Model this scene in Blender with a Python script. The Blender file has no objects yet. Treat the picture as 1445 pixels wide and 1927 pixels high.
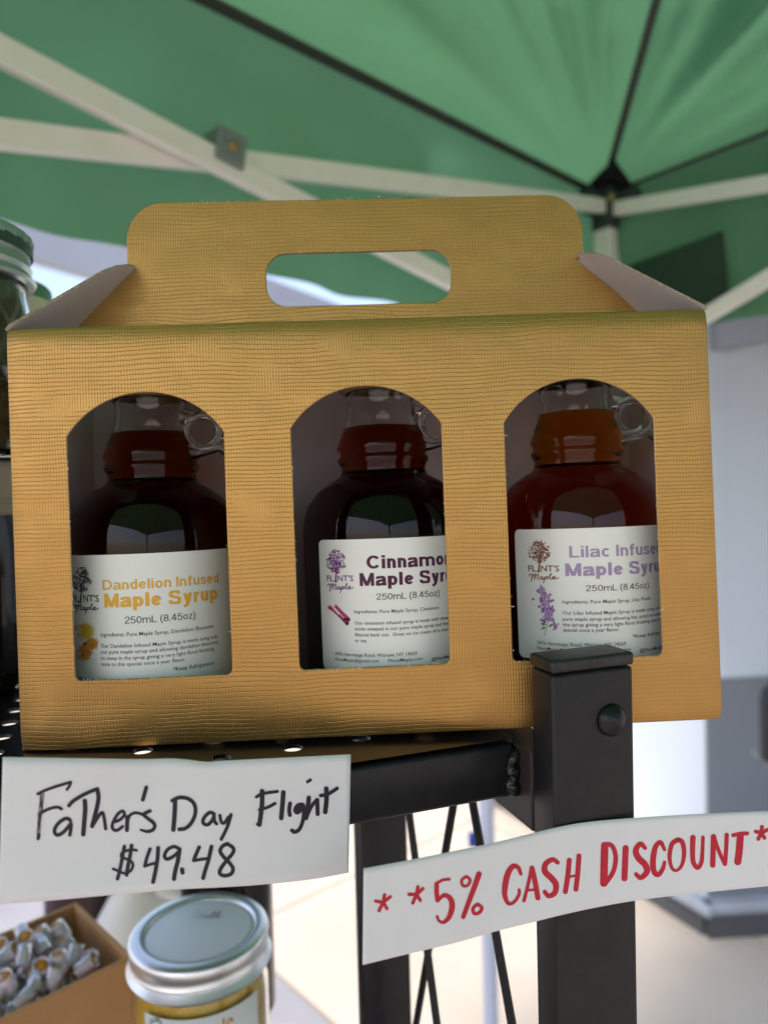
import bpy, bmesh, math, random
from mathutils import Vector, Matrix
random.seed(7)
R = math.radians
sc = bpy.context.scene
col = sc.collection
CAMH = 1.4                       # eye height; all building code below works in metres from the eye point

# ------------------------------------------------------------------ camera
FPX, CX, CY = 1400.0, 722.5, 963.5
p_, r_ = R(2.0), R(1.5)
F = Vector((0, math.cos(p_), -math.sin(p_)))
R0 = Vector((1, 0, 0)); U0 = Vector((0, math.sin(p_), math.cos(p_)))
RV = R0*math.cos(r_) - U0*math.sin(r_)
UV_ = U0*math.cos(r_) + R0*math.sin(r_)
cd = bpy.data.cameras.new('camera'); cam = bpy.data.objects.new('camera', cd); col.objects.link(cam)
m = Matrix((RV, UV_, -F)).transposed().to_4x4(); m.translation = Vector((0, 0, CAMH)); cam.matrix_world = m
cd.sensor_fit = 'HORIZONTAL'; cd.lens = 24.0; cd.sensor_width = 24.0*1445/FPX
cd.clip_start = 0.01; cd.clip_end = 400
cd.dof.use_dof = True; cd.dof.focus_distance = 0.222; cd.dof.aperture_fstop = 24.0/2.6
cd.dof.aperture_blades = 0
sc.camera = cam

# ------------------------------------------------------------------ world, sun, exposure
SUN_EL, SUN_AZ = 58.0, 214.0      # azimuth clockwise from +Y: from the left
w = bpy.data.worlds.new('World'); sc.world = w; w.use_nodes = True
nt = w.node_tree; nt.nodes.clear()
sky = nt.nodes.new('ShaderNodeTexSky'); sky.sky_type = 'NISHITA'; sky.sun_disc = False
sky.sun_elevation = R(SUN_EL); sky.sun_rotation = R(SUN_AZ); sky.air_density = 1.3; sky.dust_density = 3.0; sky.ozone_density = 1.0
bg = nt.nodes.new('ShaderNodeBackground'); bg.inputs[1].default_value = 0.15
wo = nt.nodes.new('ShaderNodeOutputWorld')
nt.links.new(sky.outputs[0], bg.inputs[0]); nt.links.new(bg.outputs[0], wo.inputs[0])
ld = bpy.data.lights.new('sun', 'SUN'); ld.energy = 1.5; ld.angle = R(12); ld.color = (1.0, 0.95, 0.87)
so = bpy.data.objects.new('sun', ld); col.objects.link(so)
sd = Vector((math.sin(R(SUN_AZ))*math.cos(R(SUN_EL)), math.cos(R(SUN_AZ))*math.cos(R(SUN_EL)), math.sin(R(SUN_EL))))
so.rotation_euler = sd.to_track_quat('Z', 'Y').to_euler(); so.location = (0, 0, 6)
sc.view_settings.view_transform = 'Standard'; sc.view_settings.look = 'None'
sc.view_settings.gamma = 1.0; sc.view_settings.exposure = 1.12
sc.view_settings.use_white_balance = True; sc.view_settings.white_balance_temperature = 6600; sc.view_settings.white_balance_tint = 21
sc.view_settings.use_curve_mapping = False
sc.cycles.max_bounces = 14; sc.cycles.transmission_bounces = 10; sc.cycles.transparent_max_bounces = 12
sc.cycles.diffuse_bounces = 5; sc.cycles.glossy_bounces = 5
sc.cycles.sample_clamp_indirect = 6.0

# ------------------------------------------------------------------ measuring helpers
def ray(x, y): return F + RV*((x-CX)/FPX) + UV_*((CY-y)/FPX)
def at(x, y, Y): r = ray(x, y); return r*(Y/r.y)
def hz(x, y, z): r = ray(x, y); return r*(z/r.z)
def onp(x, y, P0, N): r = ray(x, y); return r*(P0.dot(N)/r.dot(N))
V = Vector

# ------------------------------------------------------------------ object helpers
ORG = {}
def tag(o, label=None, cat=None, group=None, kind=None):
    if label: o['label'] = label
    if cat: o['category'] = cat
    if group: o['group'] = group
    if kind: o['kind'] = kind
    return o
def thing(name, loc, label, cat, group=None):
    o = bpy.data.objects.new(name, None); col.objects.link(o)
    o.empty_display_size = 0.02
    o.location = (loc[0], loc[1], loc[2]+CAMH); ORG[o.name] = V(loc)
    return tag(o, label, cat, group)
def mesh_obj(name, verts, faces, mat, parent=None, smooth=False, uvs=None, mats=None, fm=None):
    org = V((0, 0, 0))
    if parent is not None: org = ORG[parent.name]
    else:
        n = len(verts); xs = [v[0] for v in verts]; ys = [v[1] for v in verts]; zs = [v[2] for v in verts]
        org = V((sum(xs)/n, sum(ys)/n, min(zs)))
    me = bpy.data.meshes.new(name)
    me.from_pydata([(v[0]-org[0], v[1]-org[1], v[2]-org[2]) for v in verts], [], faces)
    for mm in (mats if mats else [mat]): me.materials.append(mm)
    if fm:
        for p, k in zip(me.polygons, fm): p.material_index = k
    if smooth:
        for p in me.polygons: p.use_smooth = True
    if uvs:
        l = me.uv_layers.new(name='UVMap')
        for p in me.polygons:
            for li in p.loop_indices: l.data[li].uv = uvs[me.loops[li].vertex_index]
    me.update()
    o = bpy.data.objects.new(name, me); col.objects.link(o)
    if parent is not None: o.parent = parent; ORG[o.name] = org
    else: o.location = (org[0], org[1], org[2]+CAMH); ORG[o.name] = org
    return o
class MB:
    def __init__(s): s.v = []; s.f = []; s.m = []
    def add(s, vs, fs, k=0):
        b = len(s.v); s.v += [V(v) for v in vs]; s.f += [tuple(b+i for i in f) for f in fs]; s.m += [k]*len(fs)
    def box(s, o, a, b, c, bev=0.0, seg=2, k=0):          # corner o, edge vectors a, b, c
        o, a, b, c = V(o), V(a), V(b), V(c)
        vs = [o, o+a, o+a+b, o+b, o+c, o+a+c, o+a+b+c, o+b+c]
        fs = [(0, 3, 2, 1), (4, 5, 6, 7), (0, 1, 5, 4), (1, 2, 6, 5), (2, 3, 7, 6), (3, 0, 4, 7)]
        if a.cross(b).dot(c) < 0: fs = [f[::-1] for f in fs]
        if bev:
            bm = bmesh.new(); bv = [bm.verts.new(v) for v in vs]
            for f in fs: bm.faces.new([bv[i] for i in f])
            bmesh.ops.bevel(bm, geom=bm.edges[:], offset=bev, segments=seg, profile=0.5, affect='EDGES')
            bm.verts.index_update(); s.add([v.co.copy() for v in bm.verts], [[v.index for v in f.verts] for f in bm.faces], k); bm.free()
        else: s.add(vs, fs, k)
    def tube(s, pts, r, n=10, cap=True, k=0):
        pts = [V(p) for p in pts]; N = len(pts)
        rr = r if isinstance(r, (list, tuple)) else [r]*N
        up = V((0.3, 0.2, 0.93)); vs = []; fs = []
        for i, p in enumerate(pts):
            t = (pts[min(i+1, N-1)] - pts[max(i-1, 0)]).normalized()
            a = t.cross(up)
            if a.length < 1e-3: a = t.cross(V((1, 0, 0)))
            a.normalize(); b = t.cross(a)
            for j in range(n):
                q = 2*math.pi*j/n; vs.append(p + (a*math.cos(q) + b*math.sin(q))*rr[i])
        for i in range(N-1):
            for j in range(n): fs.append((i*n+j, (i+1)*n+j, (i+1)*n+(j+1) % n, i*n+(j+1) % n))
        if cap: fs.append(tuple(range(n))); fs.append(tuple((N-1)*n+j for j in range(n))[::-1])
        s.add(vs, fs, k)
    def lathe(s, prof, org, ax=None, n=48, k=0, fx=None, closed=False, rib=None):
        ax = V((0, 0, 1)) if ax is None else ax
        fx = V((1, 0, 0)) if fx is None else fx
        a = (fx - ax*fx.dot(ax)).normalized(); b = ax.cross(a); vs = []; fs = []
        for i, (r, z) in enumerate(prof):
            for j in range(n):
                q = 2*math.pi*j/n; r2 = r + (rib(i, j) if rib else 0)
                vs.append(V(org) + ax*z + (a*math.cos(q)+b*math.sin(q))*r2)
        N = len(prof)
        for i in range(N-1 if not closed else N):
            i2 = (i+1) % N
            for j in range(n): fs.append((i*n+j, i*n+(j+1) % n, i2*n+(j+1) % n, i2*n+j))
        s.add(vs, fs, k)
    def build(s, name, mat, parent=None, smooth=False, mats=None):
        return mesh_obj(name, s.v, s.f, mat, parent, smooth, mats=mats, fm=s.m if mats else None)
def autosmooth(o, ang=35):
    me = o.data
    for p in me.polygons: p.use_smooth = True
    bm = bmesh.new(); bm.from_mesh(me)
    for e in bm.edges:
        if len(e.link_faces) == 2 and e.calc_face_angle(0) > R(ang): e.smooth = False
    bm.to_mesh(me); bm.free(); return o

# ------------------------------------------------------------------ materials
def M(name, base=(.5, .5, .5), rough=.5, metal=0.0, spec=.5, trans=0.0, ior=1.45, coat=0.0, bump=None, var=None, alpha=1.0, sub=0):
    mt = bpy.data.materials.new(name); mt.use_nodes = True; t = mt.node_tree; b = t.nodes['Principled BSDF']
    b.inputs['Base Color'].default_value = (*base, 1); b.inputs['Roughness'].default_value = rough
    b.inputs['Metallic'].default_value = metal; b.inputs['Specular IOR Level'].default_value = spec
    b.inputs['Transmission Weight'].default_value = trans; b.inputs['IOR'].default_value = ior
    b.inputs['Coat Weight'].default_value = coat; b.inputs['Alpha'].default_value = alpha
    tc = t.nodes.new('ShaderNodeTexCoord')
    if var:                                             # (scale, amount, second colour)
        n = t.nodes.new('ShaderNodeTexNoise'); n.inputs['Scale'].default_value = var[0]; n.inputs['Detail'].default_value = 6
        t.links.new(tc.outputs['Object'], n.inputs['Vector'])
        rp = t.nodes.new('ShaderNodeValToRGB'); rp.color_ramp.elements[0].position = .35; rp.color_ramp.elements[1].position = .68
        rp.color_ramp.elements[0].color = (*base, 1); rp.color_ramp.elements[1].color = (*var[2], 1)
        t.links.new(n.outputs[0], rp.inputs[0]); mx = t.nodes.new('ShaderNodeMix'); mx.data_type = 'RGBA'
        mx.inputs[0].default_value = var[1]; mx.inputs[6].default_value = (*base, 1)
        t.links.new(rp.outputs[0], mx.inputs[7]); t.links.new(mx.outputs[2], b.inputs['Base Color'])
        mr = t.nodes.new('ShaderNodeMapRange'); mr.inputs[3].default_value = rough*0.8; mr.inputs[4].default_value = min(1, rough*1.25)
        t.links.new(n.outputs[0], mr.inputs[0]); t.links.new(mr.outputs[0], b.inputs['Roughness'])
    if bump:                                            # (scale, distance)
        n = t.nodes.new('ShaderNodeTexNoise'); n.inputs['Scale'].default_value = bump[0]; n.inputs['Detail'].default_value = 5
        t.links.new(tc.outputs['Object'], n.inputs['Vector'])
        bp = t.nodes.new('ShaderNodeBump'); bp.inputs['Distance'].default_value = bump[1]; bp.inputs['Strength'].default_value = 1
        t.links.new(n.outputs[0], bp.inputs['Height']); t.links.new(bp.outputs[0], b.inputs['Normal'])
    return mt

def specks(mt, col_, lo=.70, scale=1700):
    t = mt.node_tree; b = t.nodes['Principled BSDF']; lk = b.inputs['Base Color'].links[0].from_socket
    tc = t.nodes.new('ShaderNodeTexCoord'); n = t.nodes.new('ShaderNodeTexNoise'); n.inputs['Scale'].default_value = scale; n.inputs['Detail'].default_value = 1
    t.links.new(tc.outputs['Object'], n.inputs['Vector']); n3 = t.nodes.new('ShaderNodeTexNoise'); n3.inputs['Scale'].default_value = 70
    t.links.new(tc.outputs['Object'], n3.inputs['Vector']); ad = t.nodes.new('ShaderNodeMath'); ad.operation = 'MULTIPLY_ADD'; ad.inputs[1].default_value = .25
    t.links.new(n3.outputs[0], ad.inputs[0]); t.links.new(n.outputs[0], ad.inputs[2])
    mr = t.nodes.new('ShaderNodeMapRange'); mr.inputs[1].default_value = lo+.125; mr.inputs[2].default_value = lo+.18; t.links.new(ad.outputs[0], mr.inputs[0])
    mx = t.nodes.new('ShaderNodeMix'); mx.data_type = 'RGBA'; mx.inputs[7].default_value = (*col_, 1); t.links.new(lk, mx.inputs[6]); t.links.new(mr.outputs[0], mx.inputs[0]); t.links.new(mx.outputs[2], b.inputs['Base Color'])
    return mt
def gold_material():
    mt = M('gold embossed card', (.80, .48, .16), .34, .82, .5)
    t = mt.node_tree; b = t.nodes['Principled BSDF']; L = t.links.new
    uv = t.nodes.new('ShaderNodeUVMap'); uv.uv_map = 'UVMap'
    sp = t.nodes.new('ShaderNodeSeparateXYZ'); L(uv.outputs[0], sp.inputs[0])
    def mth(op, a, bb=None, c=None):
        n = t.nodes.new('ShaderNodeMath'); n.operation = op
        for i, x in enumerate((a, bb, c)):
            if x is None: continue
            if isinstance(x, (int, float)): n.inputs[i].default_value = x
            else: L(x, n.inputs[i])
        return n.outputs[0]
    def noise(sx, sy, sz, det=2, off=0):
        mp = t.nodes.new('ShaderNodeMapping'); mp.inputs['Scale'].default_value = (sx, sy, 1); mp.inputs['Location'].default_value = (off, off*1.7, sz)
        L(uv.outputs[0], mp.inputs[0]); n = t.nodes.new('ShaderNodeTexNoise'); n.inputs['Scale'].default_value = 1; n.inputs['Detail'].default_value = det
        L(mp.outputs[0], n.inputs['Vector']); return n.outputs[0]
    # uv in centimetres. Horizontal wavy threads about 1.5 mm apart, upright ones about 0.9 mm apart
    hy = mth('ADD', mth('ADD', mth('MULTIPLY', sp.outputs[1], 7.6), mth('MULTIPLY', noise(.26, .60, 0, 1), 3.0)), mth('MULTIPLY', noise(2.2, 3.0, 4, 2), .35))
    hx = mth('ADD', mth('MULTIPLY', sp.outputs[0], 12.0), mth('MULTIPLY', noise(.6, .24, 3, 1), 2.8))
    def groove(x, wdt):
        tri = mth('ABSOLUTE', mth('SUBTRACT', mth('FRACT', x), .5))          # 0 at the line's middle
        n = t.nodes.new('ShaderNodeMapRange'); n.interpolation_type = 'SMOOTHSTEP'
        L(tri, n.inputs[0]); n.inputs[1].default_value = 0.0; n.inputs[2].default_value = wdt
        return n.outputs[0]
    def mask(nz, lo, hi):
        n = t.nodes.new('ShaderNodeMapRange'); n.interpolation_type = 'SMOOTHSTEP'
        L(nz, n.inputs[0]); n.inputs[1].default_value = lo; n.inputs[2].default_value = hi; return n.outputs[0]
    gh = groove(hy, .17); gv = groove(hx, .26)
    mh = mask(noise(.5, .9, 8, 3), .30, .46); mv = mask(noise(.42, .62, 12, 3), .36, .56)
    dh = mth('MULTIPLY', mth('SUBTRACT', 1.0, gh), mh); dv = mth('MULTIPLY', mth('SUBTRACT', 1.0, gv), mth('MULTIPLY', mv, .95))
    bead = mth('MULTIPLY', mth('SINE', mth('MULTIPLY', hx, 6.283)), mth('MULTIPLY', gh, .42))
    d = mth('MAXIMUM', dh, dv)
    h = mth('ADD', mth('SUBTRACT', 1.0, d), bead)
    h = mth('ADD', h, mth('MULTIPLY', noise(30, 30, 5, 3), .25))
    bp = t.nodes.new('ShaderNodeBump'); bp.inputs['Distance'].default_value = 0.00006; bp.inputs['Strength'].default_value = .9
    L(h, bp.inputs['Height'])
    bp2 = t.nodes.new('ShaderNodeBump'); bp2.inputs['Distance'].default_value = 0.0009; bp2.inputs['Strength'].default_value = .5
    L(noise(.35, .5, 20, 2), bp2.inputs['Height']); L(bp2.outputs[0], bp.inputs['Normal']); L(bp.outputs[0], b.inputs['Normal'])
    # base colour goes darker in the grooves
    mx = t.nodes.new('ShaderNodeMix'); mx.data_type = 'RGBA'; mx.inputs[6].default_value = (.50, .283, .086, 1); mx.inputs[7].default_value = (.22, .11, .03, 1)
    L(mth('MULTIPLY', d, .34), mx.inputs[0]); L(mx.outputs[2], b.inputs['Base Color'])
    L(mth('ADD', .28, mth('MULTIPLY', noise(1.2, 1.2, 30, 3), .16)), b.inputs['Roughness'])
    return mt
GOLD = gold_material()
CARD = M('white card inside', (.60, .56, .57), .8, bump=(900, .00005), var=(40, .5, (.55, .51, .52)))
CARDIN = CARD
EDGE = M('cut card edge', (.42, .35, .27), .9, bump=(2500, .0002), var=(900, .8, (.2, .15, .10)))
BLACK = M('black powder coat', (.010, .0095, .0115), .36, spec=.35, bump=(1400, .00003), var=(160, .5, (.022, .021, .024)))
BLACKD = M('black plastic cap', (.010, .011, .012), .42, bump=(500, .00012), var=(260, .8, (.03, .03, .028)))
specks(BLACK, (.10, .095, .09), .80, 2600); specks(BLACKD, (.10, .11, .10), .72, 1500)
PAPER = M('white paper', (.70, .70, .73), .75, bump=(1200, .00002), var=(90, .5, (.66, .66, .69)))
LABEL = M('label paper', (.80, .81, .78), .35, bump=(700, .00001))
INK = M('black marker ink', (.012, .007, .018), .45)
REDINK = M('red marker ink', (.52, .012, .030), .6, var=(500, .6, (.42, .01, .03)))
def ink(name, c): return M(name, c, .5)

def fabric(name, c, trans=.55):
    mt = bpy.data.materials.new(name); mt.use_nodes = True; t = mt.node_tree; t.nodes.clear(); L = t.links.new
    o = t.nodes.new('ShaderNodeOutputMaterial'); mx = t.nodes.new('ShaderNodeMixShader'); mx.inputs[0].default_value = trans
    d = t.nodes.new('ShaderNodeBsdfDiffuse'); tr = t.nodes.new('ShaderNodeBsdfTranslucent')
    tc = t.nodes.new('ShaderNodeTexCoord'); n = t.nodes.new('ShaderNodeTexNoise'); n.inputs['Scale'].default_value = 4; n.inputs['Detail'].default_value = 8
    n.inputs['Roughness'].default_value = .65
    L(tc.outputs['Object'], n.inputs['Vector'])
    rp = t.nodes.new('ShaderNodeValToRGB'); rp.color_ramp.elements[0].position = .3; rp.color_ramp.elements[1].position = .7
    rp.color_ramp.elements[0].color = (c[0]*.94, c[1]*.95, c[2]*.94, 1); rp.color_ramp.elements[1].color = (c[0]*1.05, c[1]*1.04, c[2]*1.05, 1)
    L(n.outputs[0], rp.inputs[0]); L(rp.outputs[0], d.inputs[0]); L(rp.outputs[0], tr.inputs[0])
    n2 = t.nodes.new('ShaderNodeTexNoise'); n2.inputs['Scale'].default_value = 900
    L(tc.outputs['Object'], n2.inputs['Vector']); bp = t.nodes.new('ShaderNodeBump'); bp.inputs['Distance'].default_value = .0006
    L(n2.outputs[0], bp.inputs['Height']); L(bp.outputs[0], d.inputs['Normal'])
    L(d.outputs[0], mx.inputs[1]); L(tr.outputs[0], mx.inputs[2]); L(mx.outputs[0], o.inputs[0]); return mt
GREEN = fabric('green canopy cloth', (.098, .262, .125), .42)
GREENV = fabric('green valance cloth', (.110, .275, .145), .48)
STRAP = M('dark webbing', (.06, .065, .055), .9, bump=(900, .0005), var=(300, .7, (.07, .07, .065)))
STEELW = M('off white painted steel', (.86, .84, .79), .42, var=(30, .5, (.80, .77, .70)))
GREYP = M('grey plastic bracket', (.19, .23, .23), .5)
BRASS = M('brass bolt', (.5, .33, .12), .35, .9)

def glassmat(name, rough=.02, tint=(1, 1, 1), ab=None):
    mt = bpy.data.materials.new(name); mt.use_nodes = True; t = mt.node_tree; b = t.nodes['Principled BSDF']
    b.inputs['Base Color'].default_value = (*tint, 1); b.inputs['Roughness'].default_value = rough
    b.inputs['Transmission Weight'].default_value = 1; b.inputs['IOR'].default_value = 1.47
    if ab:
        v = t.nodes.new('ShaderNodeVolumeAbsorption'); dmax = max(ab)
        v.inputs['Density'].default_value = dmax; v.inputs['Color'].default_value = tuple(1-a/dmax for a in ab)+(1,)
        t.links.new(v.outputs[0], t.nodes['Material Output'].inputs['Volume'])
    return mt
GLASS = glassmat('clear glass')
SYRUP = [glassmat('dark syrup one', .01, ab=(36, 100, 280)), glassmat('dark syrup two', .01, ab=(42, 118, 300)), glassmat('dark syrup three', .01, ab=(16, 52, 190))]

# ------------------------------------------------------------------ setting: ground
GZ = -CAMH
GROUND = M('pale concrete', (.54, .49, .39), .9, bump=(60, .002), var=(3, .8, (.47, .42, .33)))
GREYG = M('greyer slab', (.30, .31, .31), .9, bump=(60, .002), var=(5, .8, (.26, .27, .28)))
g = MB(); g.add([(-90, -60, GZ-.012), (90, -60, GZ-.012), (90, 140, GZ-.012), (-90, 140, GZ-.012)], [(0, 1, 2, 3)])
go = g.build('ground', M('worn concrete', (.40, .35, .28), .9, bump=(120, .004), var=(6, .7, (.34, .30, .24)))); tag(go, 'wide pale concrete pavement ground', kind='structure')
# slabs laid parallel to the joints seen: one joint runs (517,1829)-(630,1927)
j0 = hz(517, 1829, GZ); j1 = hz(630, 1927, GZ); jd = (j1-j0); jd.z = 0; jd.normalize(); jn = V((-jd.y, jd.x, 0))
if jn.x < 0: jn = -jn
S1, S2 = 1.15, 1.35
pave = bpy.data.objects.new('pavement', None); col.objects.link(pave); ORG[pave.name] = V((0, 0, GZ)); pave.location = (0, 0, GZ+CAMH)
tag(pave, 'concrete slab pavement', kind='structure')
for i in range(-4, 6):
    for k in range(-7, 1):
        o = j0 + jn*(i*S1+.004) + jd*(k*S2 - .25); o.z = GZ-.010
        b = MB(); b.box(o, jn*(S1-.010), jd*(S2-.010), (0, 0, .010+random.uniform(0, .002)), bev=.002, seg=1)
        b.build('concrete_slab', GROUND if i >= 0 or k < -1 else GREYG, pave)  # near slabs left of the first joint get the greyer colour

# ------------------------------------------------------------------ white building on the right
WALLW = M('white painted siding', (.56, .65, .72), .35, bump=(6, .004), var=(2.5, .4, (.51, .60, .67)))
WALLG = M('grey wall shade and stand', (.17, .20, .23), .4, bump=(8, .003), var=(3, .6, (.145, .17, .20)))  # painted shade tone of the white wall; also colours stand and slab
TRIM = M('grey metal trim', (.36, .42, .48), .4, .2, var=(8, .5, (.30, .30, .30)))
RUBBER = M('dark rubber base', (.07, .075, .08), .7)
bc = at(1328, 1600, 2.25); bx, by = bc.x, bc.y
bld = thing('white_building', (bx, by, GZ), 'white building wall corner with painted-on lower shade and metal base trim at right', 'building')
fl = V((-.16, .31, 0)).normalized(); fr_ = V((1, .05, 0)).normalized()
b = MB(); b.box((bx, by, GZ+.05), fl*1.6, fr_*.08, (0, 0, 3.60)); b.build('side_wall', WALLW, bld)
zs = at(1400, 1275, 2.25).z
b = MB(); b.box(V((bx, by-.012, GZ+.05))+fr_*.004, fr_*3.2, (-.0005, .008, 0), (0, 0, zs-GZ-.05)); b.build('lower_wall_shade', WALLG, bld)  # shade low on the white wall, put into colour as a darker sheet
b = MB(); b.box(V((bx, by, GZ+.05))+fr_*.081, fr_*3.2, (-.005, .08, 0), (0, 0, 3.60)); b.build('upper_panel', WALLW, bld)
for q in (0.62, 1.25, 1.9):
    b = MB(); b.box(V((bx, by-.018, GZ+.16))+fr_*q, fr_*.012, (0, .005, 0), (0, 0, .9), bev=.001, seg=1); b.build('panel_seam', TRIM, bld)
tz = GZ+.03
b = MB(); oo = V((bx, by, tz)); pf = V((fl.y, -fl.x, 0)).normalized()
if pf.x > 0: pf = -pf
b.box(oo+pf*.045-fl*.02+V((.008, -.03, .045)), fl*1.6, -pf*.045, (0, 0, .035), bev=.009); b.build('base_trim', TRIM, bld)
b = MB(); b.box(oo+V((-.028, -.055, .045)), fr_*3.0, (0, .054, 0), (0, 0, .035), bev=.009); b.build('base_trim', TRIM, bld)
b = MB(); b.box(oo+pf*.035+V((0.01, -.01, -.03)), fl*1.6, -pf*.03, (0, 0, .073)); b.build('base_plinth', RUBBER, bld)
b = MB(); b.box(oo+V((-.012, -.045, -.03)), fr_*3.0, (0, .04, 0), (0, 0, .073)); b.build('base_plinth', RUBBER, bld)
# fascia beam of its awning
f0 = hz(1340, 660, .38); f1 = hz(1445, 637, .38); fd = (f1-f0).normalized()
FASC = M('lavender grey fascia', (.24, .255, .28), .5, var=(4, .4, (.21, .225, .25)))
b = MB(); b.box(f0-fd*.35, fd*1.6, V((-fd.y, fd.x, 0))*.05, (0, 0, .16), bev=.004); o = b.build('awning_beam', FASC, bld)
# dark bin at the right edge
BIN = M('dark blue bin plastic', (.02, .025, .035), .45)
bp0 = at(1462, 1360, 1.55)
bn = thing('dark_canister', (bp0.x, bp0.y, at(1450, 1430, 1.55).z), 'dark rounded canister at right edge beside shade-painted wall', 'canister')
b = MB(); zt = at(1445, 1290, 1.55).z - ORG[bn.name].z
b.lathe([(.0, 0), (.034, 0), (.036, .01), (.036, zt*.8), (.030, zt*.95), (.012, zt), (0, zt)], ORG[bn.name], n=28); autosmooth(b.build('canister_body', BIN, bn))
b = MB(); b.lathe([(0, zt+.0005), (.014, zt+.0005), (.014, zt+.014), (0, zt+.014)], ORG[bn.name], n=20); autosmooth(b.build('lid', BLACKD, bn))
# small ledge carrying the canister
pz = ORG[bn.name]
st = thing('grey_stand', (pz.x, pz.y, GZ), 'slim grey column stand under the dark canister', 'stand')
b = MB(); b.box((pz.x-.02, pz.y-.03, pz.z-.012), (.13, 0, 0), (0, .1, 0), (0, 0, .0115), bev=.002); b.build('stand_top', WALLG, st)
b = MB(); b.box((pz.x+.04, pz.y-.01, GZ+.001), (.03, 0, 0), (0, .03, 0), (0, 0, pz.z-GZ-.0135)); b.build('leg', WALLG, st)

# pale awning beam behind left
a0 = hz(65, 490, .9); a1 = hz(165, 518, .9); ad = (a1-a0).normalized(); an = V((-ad.y, ad.x, 0))
aw = thing('white_awning', (a0.x, a0.y, GZ), 'long pale grey white awning beam of the neighbouring stall behind left', 'awning')
PALE = M('pale vinyl', (.40, .42, .45), .6, var=(3, .4, (.37, .39, .42)))
b = MB(); b.box(a0-ad*1.6, ad*7.5, an*.06, (0, 0, .27), bev=.01); b.build('valance_board', PALE, aw)
for q in (-1.5, 5.7):
    b = MB(); b.box(a0+ad*q+an*.07+V((0, 0, GZ-.9)), ad*.04, an*.04, (0, 0, 2.3+.2)); b.build('leg', STEELW, aw)

# ------------------------------------------------------------------ green canopy
cor = at(1130, 372, 1.57); ZE = cor.z
L1 = hz(370, 0, ZE); R1 = hz(1445, 250, ZE)
d1 = (L1-cor).normalized(); d2 = (R1-cor).normalized()
LEN = 2.44; RISE = .68
c00 = cor.copy(); c10 = cor+d1*LEN; c01 = cor+d2*LEN; c11 = cor+d1*LEN+d2*LEN
apex = (c00+c11)/2 + V((0, 0, RISE))
can = thing('pop_up_canopy', (c00.x, c00.y, GZ), 'green pop up canopy with white folding truss over the stall', 'canopy')
def hsh(i): return random.Random(i).uniform(-1, 1)
def roof(Ca, Cb, seed, name='roof_panel'):
    nu, nv = 150, 90; vs = []; fs = []
    nrm = (Cb-Ca).cross(apex-Ca).normalized()
    if nrm.z < 0: nrm = -nrm
    for i in range(nu+1):
        for k in range(nv+1):
            v = (k/nv)**1.0; u = i/nu
            e = Ca.lerp(Cb, u); p = e.lerp(apex, v)
            # radiating folds from both lower corners, sag in the middle
            d = 0
            for s_, C in ((0, Ca), (1, Cb)):
                rel = p-C; rr = rel.length
                ea = (Cb-Ca) if s_ == 0 else (Ca-Cb)
                if rr > 1e-5:
                    an_ = math.acos(max(-1, min(1, rel.normalized().dot(ea.normalized()))))
                    amp = .044*rr*math.exp(-rr/1.0)
                    d += amp*(math.sin(an_*26+seed+s_*2)+.7*math.sin(an_*43+seed*3+1.3)+.5*(1-abs(math.sin(an_*37+seed*2)))**2*1.6+.3*math.sin(an_*71+seed))
            edge = min(1, v*6)*min(1, (1-v)*8)
            dd = min(u, 1-u)*LEN*(1-v)
            edge *= min(1, dd/.10)
            sag = -.055*math.sin(math.pi*min(1, v*1.0))*math.sin(math.pi*u)
            d += .006*math.sin(p.x*7+p.y*5+seed)+.005*math.sin(p.y*13-p.x*9+seed*2)
            vs.append(p + nrm*(d*edge) + V((0, 0, sag*edge)))
    for i in range(nu):
        for k in range(nv):
            a = i*(nv+1)+k; fs.append((a, a+nv+1, a+nv+2, a+1))
    return mesh_obj(name, vs, fs, GREEN, can, True)
roof(c00, c10, 1.0); roof(c01, c00, 2.3); roof(c10, c11, 4.1); roof(c11, c01, 5.2)
def valance(A, B, seed, hgt=.325, out=None):
    n, k2 = 160, 14; vs = []; fs = []; dr = (B-A).normalized(); nn = V((-dr.y, dr.x, 0))
    for i in range(n+1):
        for j in range(k2+1):
            s = i/n*LEN; t = j/k2
            w_ = (.012*math.sin(s*9+seed)+.010*math.sin(s*21+seed*2+t*1.5)+.005*math.sin(s*47+seed+t*2))*t**.7
            w_ += .012*math.sin(t*5+s*6+seed)+.010*math.sin(t*3.3-s*11+seed*2)*math.exp(-s*.4)+.006*math.sin(t*9+s*17+seed)+.004*math.sin(t*4-s*33)
            vs.append(A + dr*s + nn*(w_*min(1, t*4)) + V((0, 0, -.002-hgt*t + .004*math.sin(s*5+seed)*t)))
    for i in range(n):
        for j in range(k2): a = i*(k2+1)+j; fs.append((a, a+k2+1, a+k2+2, a+1))
    o = mesh_obj('valance', vs, fs, GREENV, can, True)
    h = MB(); h.box(A+V((0, 0, -.0015-hgt-.000)), dr*LEN, nn*.001, (0, 0, .014)); 
    return o
vh = ZE - onp(240, 455, cor, V((d1.y, -d1.x, 0))).z
valance(c00, c10, .7, vh); valance(c00, c01, 2.1, vh*1.0)
no_ = V((-d2.y, d2.x, 0)); no_ = -no_ if no_.dot(d1) > 0 else no_
b = MB(); b.box(c00+no_*.06-d2*.35+V((0, 0, .03)), d2*2.4, no_*1.5, (0, 0, .05)); b.build('sky_blocker', WALLG, bld)  # added slab out of view, blocks sky light behind the right valance
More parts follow.
